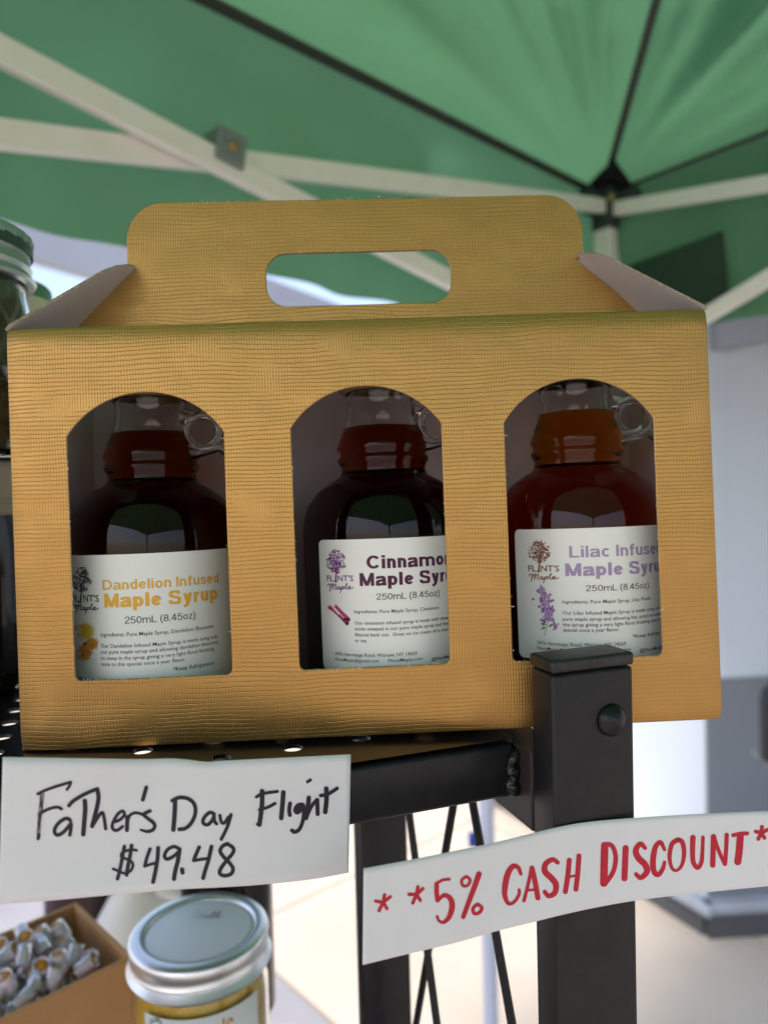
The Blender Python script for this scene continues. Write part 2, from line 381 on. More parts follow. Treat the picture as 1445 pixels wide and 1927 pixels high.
# webbing along eaves and hips
def strap(A, B, wd, zoff, th=.002, sag=0):
    dr = (B-A).normalized(); side = dr.cross(V((0, 0, 1))).normalized(); up = side.cross(dr)
    s = MB(); n = 24
    for i in range(n):
        a = A.lerp(B, i/n); b2 = A.lerp(B, (i+1)/n)
        s.add([a-side*wd/2, b2-side*wd/2, b2+side*wd/2, a+side*wd/2, a-side*wd/2+up*th, b2-side*wd/2+up*th, b2+side*wd/2+up*th, a+side*wd/2+up*th],
              [(0, 1, 2, 3), (4, 7, 6, 5), (0, 4, 5, 1), (3, 2, 6, 7)])
    for i, v in enumerate(s.v): s.v[i] = v + V((0, 0, zoff))
    return s.build('webbing_strap', STRAP, can)
inn = (d1+d2).normalized()
for A, B in ((c00, c10), (c00, c01), (c10, c11), (c01, c11)):
    off = ((c00+c11)/2 - (A+B)/2).normalized()*.012; off.z = 0
    strap(A+off, B+off, .022 if B is c10 else .014, -.004)
for C in (c00, c10, c01, c11): strap(C, apex, .014, -.008)
# legs
def leg(C, dirs):
    b = MB(); w0 = .040; ax_, ay_ = dirs[0].copy(), dirs[1].copy(); ax_.z = ay_.z = 0
    b.box(C+(ax_+ay_)*.012+V((0, 0, GZ-C.z+.003)), ax_*w0, ay_*w0, (0, 0, C.z-GZ-.065), bev=.003)
    b.build('leg', STEELW, can)
    b = MB(); b.box(C+(ax_+ay_)*.006+V((0, 0, -.085)), ax_*.052, ay_*.052, (0, 0, .080), bev=.005); 
    b.box(C+ax_*.030+ay_*.012+V((0, 0, -.060)), ax_*.075, ay_*.028, (0, 0, .045), bev=.004)
    b.box(C+ay_*.030+ax_*.012+V((0, 0, -.062)), ay_*.075, ax_*.028, (0, 0, .045), bev=.004)
    autosmooth(b.build('corner_bracket', M('dark plastic bracket', (.035, .045, .045), .45), can))
    b = MB(); b.tube([C+(ax_+ay_)*.062+V((0, 0, -.035)), C+(ax_+ay_)*.066+V((0, 0, -.035))], .007, 12); b.build('bolt', BRASS, can)
    b = MB(); zz = .31-C.z
    b.box(C+(ax_+ay_)*.002+V((0, 0, zz-.04)), ax_*.060, ay_*.060, (0, 0, .075), bev=.005); b.build('slider', GREYP, can)
leg(c00, (d1, d2)); leg(c10, (-d1, d2)); leg(c01, (d1, -d2)); leg(c11, (-d1, -d2))
# black reinforcing pocket under each roof corner
for C, a, b2 in ((c00, d1, d2), (c10, -d1, d2), (c01, d1, -d2), (c11, -d1, -d2)):
    s = MB(); hip = (apex-C).normalized()
    P = [C+V((0, 0, -.012)), C+a*.085+V((0, 0, -.012)), C+hip*.13+V((0, 0, -.016)), C+b2*.085+V((0, 0, -.012))]
    s.add(P+[p+V((0, 0, -.0015)) for p in P], [(0, 1, 2), (0, 2, 3), (6, 5, 4), (7, 6, 4), (1, 5, 6, 2), (2, 6, 7, 3)])
    s.build('corner_patch', M('black patch', (.008, .010, .010), .8), can)
# truss bars
def bar(A, B, nn, hgt=.028, th=.013):
    dr = (B-A).normalized(); up = nn.cross(dr).normalized()
    if up.z < 0: up = -up
    b = MB(); b.box(A-up*hgt/2, B-A, nn*th, up*hgt, bev=.002, seg=2); return b.build('truss_bar', STEELW, can)
def truss(C, dd, other, pa, pb, pc, pd, joint):
    nn = V((-dd.y, dd.x, 0));
    if nn.dot(other) < 0: nn = -nn
    P0 = C + nn*.034
    A, B = onp(*pa, P0, nn), onp(*pb, P0, nn); e = (B-A).normalized()
    # extend both to the middle of the side
    def along(P): return (P-C).dot(dd)
    def ext(A, B, s0, s1):
        ta, tb = along(A), along(B); k = (B-A)/(tb-ta); return A+k*(s0-ta), A+k*(s1-ta)
    A2, B2 = ext(A, B, .055, LEN/2); bar(A2, B2, nn)
    P1 = P0+nn*.017
    Cc, D = onp(*pc, P1, nn), onp(*pd, P1, nn); C2, D2 = ext(Cc, D, .050, LEN/2); bar(C2, D2, nn)
    # mirrored pair of the far half
    far = C+dd*LEN
    def mir(P): q = P-C; s = q.dot(dd); return P + dd*(LEN-2*s)
    bar(mir(A2), mir(B2)+dd*.002, nn); bar(mir(C2), mir(D2)+dd*.002, nn)
    if joint:
        J = onp(*joint, P0, nn)
        jn_ = (A2-B2).normalized(); up = V((0, 0, 1))
        e2 = (Cc-D).normalized(); e2 = e2 if e2.dot(dd) > 0 else -e2
        u2 = nn.cross(e2).normalized(); u2 = u2 if u2.z > 0 else -u2
        b = MB(); b.box(J-e2*.019-u2*.020-nn*.001, e2*.038, u2*.040, nn*.036, bev=.003)
        jb = b.build('joint_bracket', GREYP, can); 
        b = MB(); b.lathe([(0, .038), (.009, .038), (.009, .036), (.012, .0355), (.012, .035)], J-nn*.001, ax=nn, n=20); b.build('washer', GREYP, can)
        b = MB(); b.lathe([(0, .043), (.004, .0425), (.006, .040), (.006, .0385)], J-nn*.001, ax=nn, n=16); b.build('bolt', BRASS, can)
truss(c00, d1, d2, (1095, 385), (0, 257), (0, 103), (790, 503), (407, 295))
truss(c00, d2, d1, (1160, 394), (1445, 347), (1340, 590), (1445, 527), None)
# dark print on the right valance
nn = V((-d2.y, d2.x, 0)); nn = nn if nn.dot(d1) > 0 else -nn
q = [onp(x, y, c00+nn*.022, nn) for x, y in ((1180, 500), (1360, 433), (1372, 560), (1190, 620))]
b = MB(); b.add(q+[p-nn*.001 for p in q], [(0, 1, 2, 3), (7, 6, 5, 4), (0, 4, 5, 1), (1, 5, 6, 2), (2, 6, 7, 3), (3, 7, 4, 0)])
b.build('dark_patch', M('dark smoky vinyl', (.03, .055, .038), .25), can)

# ------------------------------------------------------------------ pale pole with blue clip
po = at(919, 1700, 1.30)
pole = thing('metal_pole', (po.x, po.y, GZ), 'pale blue white metal pole with blue clip behind the shelf', 'pole')
POLE = M('pale blue white paint', (.55, .60, .72), .4)
b = MB(); b.tube([(po.x, po.y, GZ+.002), (po.x, po.y, -.30)], .0132, 20); autosmooth(b.build('tube', POLE, pole))
cp = at(886, 1582, 1.29)
b = MB(); b.box((cp.x-.004, cp.y-.006, cp.z-.012), (.018, 0, 0), (0, .018, 0), (0, 0, .024), bev=.004); b.build('clip', M('blue plastic', (.02, .06, .35), .4), pole)
b = MB(); b.lathe([(0, 0.003), (.04, .003), (.04, .006), (.015, .012), (.0135, .03)], (po.x, po.y, GZ), n=24); b.build('foot', BLACKD, pole)

# ------------------------------------------------------------------ black metal shelf
TH = R(19.0); us = V((math.cos(TH), math.sin(TH), 0)); ns = V((-math.sin(TH), math.cos(TH), 0)); Z1 = V((0, 0, 1))
PT = -.0778                                        # top of the perforated plate
K = .935                                           # nearness of the bolted leg
pfl = V((.0485, .2183, 0))*K                       # front left corner of the leg
PW, PD = .0288*K, .0129*K
shelf = thing('metal_shelf', (pfl.x, pfl.y, GZ), 'black metal shelf with perforated top and bolted square legs', 'shelf')
ztop = onp(1042, 1272, pfl, ns).z
b = MB(); b.box(V((pfl.x, pfl.y, GZ+.002)), us*PW, ns*PD, Z1*(ztop-GZ-.002), bev=.0012, seg=3); lg = autosmooth(b.build('leg', BLACK, shelf))
zc = onp(1042, 1254, pfl, ns).z
b = MB(); b.box(V((pfl.x, pfl.y, ztop+.0003))-us*.0003-ns*.0003, us*(PW+.0006), ns*(PD+.0006), Z1*(zc-ztop+.0012), bev=.0011, seg=3); cpz = b
autosmooth(b.build('leg_cap', BLACKD, shelf))
bc_ = onp(1150, 1355, pfl, ns)
b = MB(); b.lathe([(.0047, 0), (.0047, .0006), (.0041, .0014), (.0028, .0024), (.0012, .0031), (.0004, .0033), (0, .0033)], bc_, ax=-ns, n=28)
autosmooth(b.build('bolt', M('black bolt', (.02, .021, .023), .28, .6, bump=(500, .0002)), shelf), 60)
# front bar of the frame
bf = hz(800, 1415, PT); bfl = V((bf.x, bf.y, 0))
rail0 = pfl + ns*(PD+.0002)                        # side rail starts at the leg's back
sR = (rail0-bfl).dot(us)                           # bar runs left from the rail
zb = onp(800, 1532, bfl, ns).z
TP = .0012
b = MB(); b.box(bfl+us*(sR-.0003)+V((0, 0, zb)), us*-.62, ns*.0125, Z1*(PT-TP-.0002-zb), bev=.0022, seg=4); autosmooth(b.build('front_bar', BLACK, shelf))
zr = onp(1010, 1575, rail0, V((ns.y, -ns.x, 0))).z
RAILM = M('brownish black rail', (.030, .022, .022), .45, var=(90, .5, (.04, .03, .03)))
b = MB(); b.box(rail0+V((0, 0, zr)), us*.012, ns*.21, Z1*(PT-TP-.0002-zr), bev=.001); b.build('side_rail', RAILM, shelf)
# weld bead in the corner
b = MB()
wp, wr = [], []
for i in range(34):
    t = i/33; zz = (PT-.0035)*(1-t)+(zb+.001)*t
    wp.append(bfl+us*(sR-.0016+.0005*math.sin(i*.45))+ns*(-.0003+.0002*math.sin(i*.6))+V((0, 0, zz))); wr.append(.0022+.0005*math.sin(i*.55)+.0002*math.sin(i*.9+1))
wr[0] = wr[-1] = .0008
b.tube(wp, wr, 14)
WELD = M('glossy black weld', (.008, .008, .009), .25); autosmooth(b.build('weld_bead', WELD, shelf), 80)
# back rail, rear leg
dz = .152
rl0 = rail0 + ns*dz + us*(-.008)
b = MB(); b.box(V((rl0.x, rl0.y, GZ+.002)), us*.0245, ns*.0125, Z1*(zr-.0004-GZ-.002), bev=.0012); rl = autosmooth(b.build('leg', BLACK, shelf))
b = MB(); b.box(rail0+ns*.198-us*.0003+V((0, 0, zb)), us*-.62, ns*.0125, Z1*(PT-TP-.0002-zb), bev=.0015); b.build('back_bar', BLACK, shelf)
for s_ in (.60,):
    for (q, wv) in ((rail0, .025), (rail0+ns*.19, .025)):
        b = MB(); b.box(V((q.x, q.y, GZ+.002))-us*(s_+.03), us*wv, ns*.012, Z1*(zb-GZ-.003), bev=.0012); b.build('leg', BLACK, shelf)
# perforated plate: staggered round holes, one cell per hole
PX_, PY_ = .0213, .0158; HR = .0031
def plate():
    b = MB(); n = 20; s0 = -.55; s1 = sR-.0005; d0, d1_ = .0, .205
    anchor = hz(415, 1427, PT); an_s = (V((anchor.x, anchor.y, 0))-bfl).dot(us); an_d = (V((anchor.x, anchor.y, 0))-bfl).dot(ns)
    def P(s, d, z): q = bfl+us*s+ns*d; return (q.x, q.y, z)
    rows = []
    # rows of cells half a pitch deep, every other row shifted
    ny = int((d1_-d0)/PY_)+1
    hd = PY_
    for r in range(ny):
        da = an_d - hd/2 + (r-int(an_d/hd)-0)*hd
        db = da+hd
        da = max(da, d0); 
        if db > d1_ or da >= db: continue
        par = 0
        s = an_s + (0 if par == 0 else PX_/2) - 40*PX_
        while s-PX_/2 < s1:
            sa, sb = max(s-PX_/2, s0), min(s+PX_/2, s1)
            if sb <= sa: s += PX_; continue
            cs, cdp = s, (an_d + (r-int(an_d/hd))*hd)
            if sa+.0015 < cs-HR and cs+HR < sb-.0015 and da+.0008 < cdp-HR and cdp+HR < db-.0008:
                for z, fl_ in ((PT, 0), (PT-TP, 1)):
                    ring = [P(cs+HR*math.cos(2*math.pi*i/n), cdp+HR*math.sin(2*math.pi*i/n), z) for i in range(n)]
                    outr = []
                    for i in range(n):
                        c_, s_ = math.cos(2*math.pi*i/n), math.sin(2*math.pi*i/n)
                        k = min(((sb-cs) if c_ > 0 else (cs-sa))/max(abs(c_), 1e-6), ((db-cdp) if s_ > 0 else (cdp-da))/max(abs(s_), 1e-6))
                        outr.append(P(cs+c_*k, cdp+s_*k, z))
                    # add exact corners by inserting them into the ring of faces
                    vs = ring+outr; fs = []
                    for i in range(n):
                        j = (i+1) % n; fs.append((i, n+i, n+j, j) if fl_ == 0 else (j, n+j, n+i, i))
                    b.add(vs, fs)
                    for (cx_, cy_) in ((sa, da), (sb, da), (sb, db), (sa, db)):
                        angc = math.atan2(cy_-cdp, cx_-cs) % (2*math.pi); i = int(angc/(2*math.pi)*n); j = (i+1) % n
                        tri = [outr[i], P(cx_, cy_, z), outr[j]]; b.add(tri, [(0, 1, 2) if fl_ == 0 else (2, 1, 0)])
                r1 = [P(cs+HR*math.cos(2*math.pi*i/n), cdp+HR*math.sin(2*math.pi*i/n), PT) for i in range(n)]
                r2 = [(x, y, PT-TP) for x, y, _ in r1]
                b.add(r1+r2, [((i+1) % n, i, n+i, n+(i+1) % n)[::-1] for i in range(n)])
            else:
                b.add([P(sa, da, PT), P(sb, da, PT), P(sb, db, PT), P(sa, db, PT)], [(0, 1, 2, 3)])
                b.add([P(sa, da, PT-TP), P(sb, da, PT-TP), P(sb, db, PT-TP), P(sa, db, PT-TP)], [(3, 2, 1, 0)])
            s += PX_
    # rolled front lip
    nn_ = 6; prof = []
    return b
pb = plate(); pb.build('perforated_top', M('glossy black plate', (.010, .010, .011), .22, bump=(900, .00003)), shelf)
# lower shelf board
LZ = -.325
b = MB(); b.box(rail0+ns*-.02+V((0, 0, LZ-.012)), us*-.62, ns*.20, Z1*.012, bev=.001); b.build('lower_board', BLACK, shelf)
# cross brace rods on the side
sp_ = rail0+us*.006; sn = us
for k_, ((xa, ya), (xb, yb)) in enumerate((((771, 1538), (822, 1927)), ((851, 1527), (783, 1927)), ((891, 1521), (963, 1927)))):
    A = onp(xa, ya, sp_+us*(.0045*(k_-1)), sn); B = onp(xb, yb, sp_+us*(.0045*(k_-1)), sn)
    d_ = (B-A).normalized(); b = MB(); b.tube([A-d_*.03*(abs(1/d_.z))*.8, B+d_*.5], .0016, 10); autosmooth(b.build('brace_rod', BLACK, shelf))

# ------------------------------------------------------------------ gift box frame
BC = V((-.00397978, .22414427, -.07619681))
bu_ = V((.99946174, .03116773, .01023707)); bv_ = V((-.01144348, .03877791, .99918233)); bn_ = V((-.03074527, .99876166, -.03911371))
def bx_(u, d, v): return BC + bu_*u + bn_*d + bv_*v
def bray(x, y):
    r = ray(x, y); return V((r.dot(bu_), r.dot(bn_), r.dot(bv_))), V((-BC.dot(bu_), -BC.dot(bn_), -BC.dot(bv_)))
HH = .1278; HW = .1075; DEP = .070; T = .0009
def curve_panel(name, loops, d, parent, ext=.00045, bev=.00025, bend=False):
    """flat panel with openings: outlines in (u, v) millimetres on the plane at depth d"""
    cu = bpy.data.curves.new('t', 'CURVE'); cu.dimensions = '2D'; cu.fill_mode = 'BOTH'
    cu.extrude = ext-bev; cu.bevel_depth = bev; cu.bevel_resolution = 2; cu.offset = -bev
    for lp in loops:
        sp = cu.splines.new('POLY'); sp.points.add(len(lp)-1); sp.use_cyclic_u = True
        for i, (a, b2) in enumerate(lp): sp.points[i].co = (a/1000, b2/1000, 0, 1)
    o = bpy.data.objects.new('t', cu); col.objects.link(o)
    me = bpy.data.meshes.new_from_object(o.evaluated_get(bpy.context.evaluated_depsgraph_get()))
    bpy.data.objects.remove(o)
    bm = bmesh.new(); bm.from_mesh(me)
    if bend:
        us_ = [s_*(HW-q/1000) for s_ in (-1, 1) for q in (.6, 1.2, 2, 3, 4.2, 5.6, 7.5, 11, 20, 35, 60, 85)]
        vz_ = [q/1000 for q in (.6, 1.2, 2, 3, 4.2, 5.6, 7.5, 11, 16, 35, 60, 85, 110, 117, 121, 123.5, 125, 126.2, 127.1)]
        for q in us_: bmesh.ops.bisect_plane(bm, geom=bm.verts[:]+bm.edges[:]+bm.faces[:], plane_co=(q, 0, 0), plane_no=(1, 0, 0))
        for q in vz_: bmesh.ops.bisect_plane(bm, geom=bm.verts[:]+bm.edges[:]+bm.faces[:], plane_co=(0, q, 0), plane_no=(0, 1, 0))
        bmesh.ops.triangulate(bm, faces=bm.faces[:])
    bm.to_mesh(me); bm.free(); me.update()
    def bnd(u, v):
        if not bend: return 0
        f = lambda x, r_, a_: a_*max(0, 1-x/r_)**2.2
        return f(u+HW, .0085, .0013)+f(HW-u, .0060, .0010)+f(v, .0090, .0012)+f(HH-v, .0060, .0011) - .0004*(1-(u/HW)**2)*math.sin(math.pi*min(1, max(0, v/HH)))
    vs = [bx_(v.co.x, d-v.co.z+bnd(v.co.x, v.co.y), v.co.y) for v in me.vertices]      # curve z towards the viewer
    uv = [(v.co.x*100, v.co.y*100) for v in me.vertices]
    fs = [tuple(p.vertices) for p in me.polygons]
    fm = []
    for p in me.polygons:
        n = p.normal; c_ = p.center; per = bend and (abs(c_.x) > HW-.0013 or c_.y < .0013 or c_.y > HH-.0013); fm.append(0 if n.z > .35 or (per and n.z > -.97) else (1 if n.z > -.35 else 2))
    bpy.data.meshes.remove(me)
    o = mesh_obj(name, vs, fs, None, parent, False, uvs=uv, mats=[GOLD, EDGE, CARD], fm=fm)
    return autosmooth(o, 50)
def arc(cx, cy, r, a0, a1, n):
    return [(cx+r*math.cos(R(a0+(a1-a0)*i/n)), cy+r*math.sin(R(a0+(a1-a0)*i/n))) for i in range(n+1)]
def window(u0, u1, v0, vs_, vt):
    cu_ = (u0+u1)/2; hw = (u1-u0)/2; sag = vt-vs_; r = (hw*hw+sag*sag)/(2*sag); cyc = vt-r; a = math.degrees(math.asin(hw/r))
    pts = arc(cu_, cyc, r, 90-a, 90+a, 28)
    pts += [(u0, v0+2.0)] + arc(u0+1.8, v0+1.8, 1.8, 180, 270, 5)[1:] + arc(u1-1.8, v0+1.8, 1.8, 270, 360, 5)
    return pts
gift = thing('gift_box', bx_(0, .035, 0), 'gold embossed cardboard gift box with handle and three arched windows', 'gift box')
hw, hh = HW*1000, HH*1000
outer = arc(-hw+1, hh-1, 1, 180, 90, 3) + arc(hw-1, hh-1, 1, 90, 0, 3) + arc(hw-1, 1, 1, 0, -90, 3) + arc(-hw+1, 1, 1, -90, -180, 3)
outer = outer[::-1]
wins = [window(-90, -43, 20.8, 94.5, 107.2), window(-22.6, 23.2, 21.2, 94.8, 107), window(42.6, 89, 20.9, 94.1, 107.1)]
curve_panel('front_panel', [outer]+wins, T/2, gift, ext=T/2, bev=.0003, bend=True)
def panel(name, P, th, inn, parent, gold_out=True):
    """quad P with thickness th towards vector inn; outer face gold, inner face white card"""
    P = [V(p) for p in P]; Q = [p+inn*th for p in P]
    cen = sum(P, V((0, 0, 0)))/4
    vs = P+Q; fs = [(0, 1, 2, 3), (7, 6, 5, 4), (0, 4, 5, 1), (1, 5, 6, 2), (2, 6, 7, 3), (3, 7, 4, 0)]
    a = (P[1]-P[0]); c = (P[2]-P[1]); uv = []
    for p in vs: rel = p-P[0]; uv.append((rel.dot(a.normalized())*100, rel.dot(c.normalized())*100))
    if (P[1]-P[0]).cross(P[2]-P[1]).dot(inn) > 0: fs = [f[::-1] for f in fs]
    return mesh_obj(name, vs, fs, None, parent, False, uvs=uv, mats=[GOLD, CARD, EDGE], fm=[0, 1, 2, 2, 2, 2])
e = .00005; TB = T+.0015
panel('side_panel', [bx_(-HW, TB, .0002), bx_(-HW, DEP, .0002), bx_(-HW, DEP, HH-.0004), bx_(-HW, TB, HH-.0004)], T, bu_, gift)
panel('side_panel', [bx_(HW, TB, .0002), bx_(HW, DEP, .0002), bx_(HW, DEP, HH-.0004), bx_(HW, TB, HH-.0004)], T, -bu_, gift)
panel('back_panel', [bx_(-HW+.0001, DEP+T+e, 0), bx_(HW-.0001, DEP+T+e, 0), bx_(HW-.0001, DEP+T+e, HH-.0004), bx_(-HW+.0001, DEP+T+e, HH-.0004)], T, -bn_, gift)
panel('bottom_panel', [bx_(-HW+T+e, TB, 0.0001), bx_(HW-T-e, TB, 0.0001), bx_(HW-T-e, DEP-e, 0.0001), bx_(-HW+T+e, DEP-e, 0.0001)], T, bv_, gift)
panel('top_panel', [bx_(-.088, TB, HH-.0003), bx_(.088, TB, HH-.0003), bx_(.088, .0345, HH-.0003), bx_(-.088, .0345, HH-.0003)], T, -bv_, gift)
panel('top_panel', [bx_(-.088, .0375, HH-.0003), bx_(.088, .0375, HH-.0003), bx_(.088, DEP-e, HH-.0003), bx_(-.088, DEP-e, HH-.0003)], T, -bv_, gift)
panel('divider', [bx_(-.0305, .006, .0012), bx_(-.0305, DEP-.0002, .0012), bx_(-.0305, DEP-.0002, .112), bx_(-.0305, .006, .112)], .0006, bu_, gift)
panel('divider', [bx_(.0435, .050, .0012), bx_(.0435, DEP-.0002, .0012), bx_(.0435, DEP-.0002, .112), bx_(.0435, .050, .112)], .0006, bu_, gift)
# handle panel
ho = [(-100.5, 135), (-98.6, 137.8), (-77.8, 156.2), (-80.3, 156.6), (-80.3, 166.5)] + arc(-67.3, 166.5, 13, 180, 90, 9)[1:] \
   + [(-40, 179.3), (0, 179), (40, 178.9)] + arc(67, 165.8, 13, 90, 0, 9) + [(80.3, 156), (77.2, 155.8), (99, 137), (101.5, 134.5), (101.5, 127), (-100.5, 127)]
ho = ho[::-1]
def rrect(u0, u1, v0, v1, r):
    return arc(u1-r, v1-r, r, 0, 90, 6)+arc(u0+r, v1-r, r, 90, 180, 6)+arc(u0+r, v0+r, r, 180, 270, 6)+arc(u1-r, v0+r, r, 270, 360, 6)
curve_panel('handle_panel', [ho, rrect(-32.4, 32.6, 141.8, 160.4, 7.2)], .0352, gift, ext=.0008, bev=.0003)
# gable flaps: rise inward from the top of each side panel
def flap(sgn):
    H0 = HH-.0003
    def P(a, d, h): return bx_(sgn*(HW-a), d, H0+h)
    k = (.1562-H0)/(HW-.0785)
    pts = [(0, .0019), (.0012, .0016), (.0236, .0205), (.0268, .0250), (.0292, .0310), (.0300, .0345), (.0300, .0375), (.0292, .045), (.0236, DEP-.0205), (0, DEP-.001)]
    up = (bv_*1 + bu_*(-sgn*-1)*k*-1)           # outward normal of the flap
    nrm = (bv_ + bu_*(sgn*k)).normalized()
    lo = [P(a, d, a*k) for a, d in pts]; hi = [p+nrm*T for p in lo]; n = len(pts)
    vs = lo+hi; fs = [tuple(range(n)), tuple(range(n, 2*n))[::-1]] + [(i, (i+1) % n, n+(i+1) % n, n+i) for i in range(n)]
    uv = [(d*100, a*140) for a, d in pts]*2
    me = mesh_obj('side_flap', vs, fs, None, gift, False, uvs=uv, mats=[CARD, GOLD, EDGE], fm=[0, 1]+[2]*n)
    bm = bmesh.new(); bm.from_mesh(me.data); bmesh.ops.recalc_face_normals(bm, faces=bm.faces); bm.to_mesh(me.data); bm.free()
flap(-1); flap(1)

# torn paper fibres along the cut edges
q = random.Random(4); fb = MB()
def fibre(u, v, d):
    a = q.uniform(0, 6.283); l = q.uniform(.0003, .0009)
    fb.tube([bx_(u/1000, d, v/1000), bx_(u/1000+math.cos(a)*l*.5, d-.0002, v/1000+math.sin(a)*l*.5), bx_(u/1000+math.cos(a+.6)*l, d-.0003, v/1000+math.sin(a+.6)*l)], q.uniform(.00005, .00011), 4)
for (u0, u1, v0) in ((-90, -43, 20.8), (-22.6, 23.2, 21.2), (42.6, 89, 20.9)):
    for i in range(26): fibre(q.uniform(u0+2, u1-2), v0+q.uniform(-.1, .1), .0)
    for i in range(22): fibre(q.choice((u0, u1))+q.uniform(-.1, .1), q.uniform(24, 93), .0)
for i in range(40): fibre(q.uniform(-66, 66), 179.1+q.uniform(-.2, .2), .0346)
for i in range(14): fibre(q.uniform(-28, 28), 160.5, .0344)
tag(fb.build('paper_fibres', M('paper fibres', (.75, .70, .64), .9), gift), kind='stuff')

# ------------------------------------------------------------------ bottles
BR = .029
def cyl(x, y, bu, bd, r):
    rr, o = bray(x, y); a = rr.x**2+rr.y**2; ox, oy = o.x-bu, o.y-bd; b2 = ox*rr.x+oy*rr.y; c = ox*ox+oy*oy-r*r
    D = max(b2*b2-a*c, 0); t = (-b2-math.sqrt(D))/a; p = o+rr*t
    return math.atan2(p.x-bu, -(p.y-bd)), p.z
FONTS = {}
def glyphs(txt, bold):
    key = (txt, bold)
    if key in FONTS: return FONTS[key]
    cu = bpy.data.curves.new('t', 'FONT'); cu.body = txt; cu.size = 1; cu.resolution_u = 2; cu.offset = bold
    o = bpy.data.objects.new('t', cu); col.objects.link(o)
    me = bpy.data.meshes.new_from_object(o.evaluated_get(bpy.context.evaluated_depsgraph_get()))
    bpy.data.objects.remove(o)
    vs = [(v.co.x, v.co.y) for v in me.vertices]; fs = [tuple(p.vertices) for p in me.polygons]; bpy.data.meshes.remove(me)
    x0 = min(v[0] for v in vs); x1 = max(v[0] for v in vs)
    FONTS[key] = ([((x-x0)/(x1-x0), y) for x, y in vs], fs); return FONTS[key]
def catmull(pts, n=6):
    if len(pts) < 3: return list(pts)
    P = [pts[0]]+list(pts)+[pts[-1]]; out = []
    for i in range(1, len(P)-2):
        p0, p1, p2, p3 = P[i-1], P[i], P[i+1], P[i+2]
        for k in range(n):
            t = k/n
            out.append(tuple(.5*((2*p1[j])+(-p0[j]+p2[j])*t+(2*p0[j]-5*p1[j]+4*p2[j]-p3[j])*t*t+(-p0[j]+3*p1[j]-3*p2[j]+p3[j])*t**3) for j in (0, 1)))
    out.append(tuple(pts[-1])); return out
def ribbon(pts, wd, n=6, wf=None):
    """flat brush stroke: list of 2D verts and faces, round ends"""
    c = catmull(pts, n); 
    if len(c) == 2: c = [tuple(c[0][j]+(c[1][j]-c[0][j])*i/6 for j in (0, 1)) for i in range(7)]
    N = len(c); vs = []; fs = []
    tl = [0]
    for i in range(1, N): tl.append(tl[-1]+math.hypot(c[i][0]-c[i-1][0], c[i][1]-c[i-1][1]))
    tot = max(tl[-1], 1e-9)
    def tang(i):
        a, b2 = c[max(i-1, 0)], c[min(i+1, N-1)]; l = math.hypot(b2[0]-a[0], b2[1]-a[1]) or 1e-9; return ((b2[0]-a[0])/l, (b2[1]-a[1])/l)
    st = []
    t0 = tang(0); w0 = wd/2*(wf(0) if wf else 1)
    for q in (.0, .13, .4, .75): st.append((c[0][0]-t0[0]*w0*(1-q), c[0][1]-t0[1]*w0*(1-q), t0, w0*math.sqrt(max(0, 1-(1-q)**2))))
    for i in range(N): st.append((c[i][0], c[i][1], tang(i), wd/2*(wf(tl[i]/tot) if wf else 1)))
    t1 = tang(N-1); w1 = wd/2*(wf(1) if wf else 1)
    for q in (.75, .4, .13, 0): st.append((c[-1][0]+t1[0]*w1*(1-q), c[-1][1]+t1[1]*w1*(1-q), t1, w1*math.sqrt(max(0, 1-(1-q)**2))))
    for x, y, t, w_ in st: vs += [(x-t[1]*w_, y+t[0]*w_), (x+t[1]*w_, y-t[0]*w_)]
    for i in range(len(st)-1): fs.append((2*i, 2*i+1, 2*i+3, 2*i+2))
    return vs, fs

PROF = [(0, .0), (.0235, .0), (.0262, .0010), (.0282, .0035), (.0290, .0075), (.0290, .0600), (.0287, .0645), (.0272, .0700), (.0240, .0745), (.0200, .0778), (.0168, .0795), (.0152, .0808),
        (.0148, .0820), (.0151, .0835), (.0160, .0850), (.0161, .0860), (.0155, .0870), (.0153, .0876), (.0160, .0888), (.0162, .0900), (.0157, .0915), (.0148, .0940), (.0138, .0965), (.0129, .0990), (.0123, .1010)]
NECK = [(.0120, .1040), (.0119, .1075), (.0125, .1080), (.0125, .1090), (.0118, .1092)]
CAPM = M('tan cap', (.30, .20, .09), .4, bump=(600, .0002))
CAPR = M('black shrink cap', (.03, .022, .02), .35)
def ribbon_b(c, wd):
    N = len(c); vs = []; fs = []
    for i in range(N):
        a, b2 = c[max(i-1, 0)], c[min(i+1, N-1)]
        if N > 2 and abs(c[0][0]-c[-1][0])+abs(c[0][1]-c[-1][1]) < 1e-6 and i in (0, N-1): a, b2 = c[-2], c[1]
        l = math.hypot(b2[0]-a[0], b2[1]-a[1]) or 1e-9; tx, ty = (b2[0]-a[0])/l, (b2[1]-a[1])/l
        vs += [(c[i][0]-ty*wd/2, c[i][1]+tx*wd/2), (c[i][0]+ty*wd/2, c[i][1]-tx*wd/2)]
    for i in range(N-1): fs.append((2*i, 2*i+1, 2*i+3, 2*i+2))
    return vs, fs
def el(cx, cy, rx, ry, a0, a1, n=20): return [(cx+rx*math.cos(R(a0+(a1-a0)*i/n)), cy+ry*math.sin(R(a0+(a1-a0)*i/n))) for i in range(n+1)]
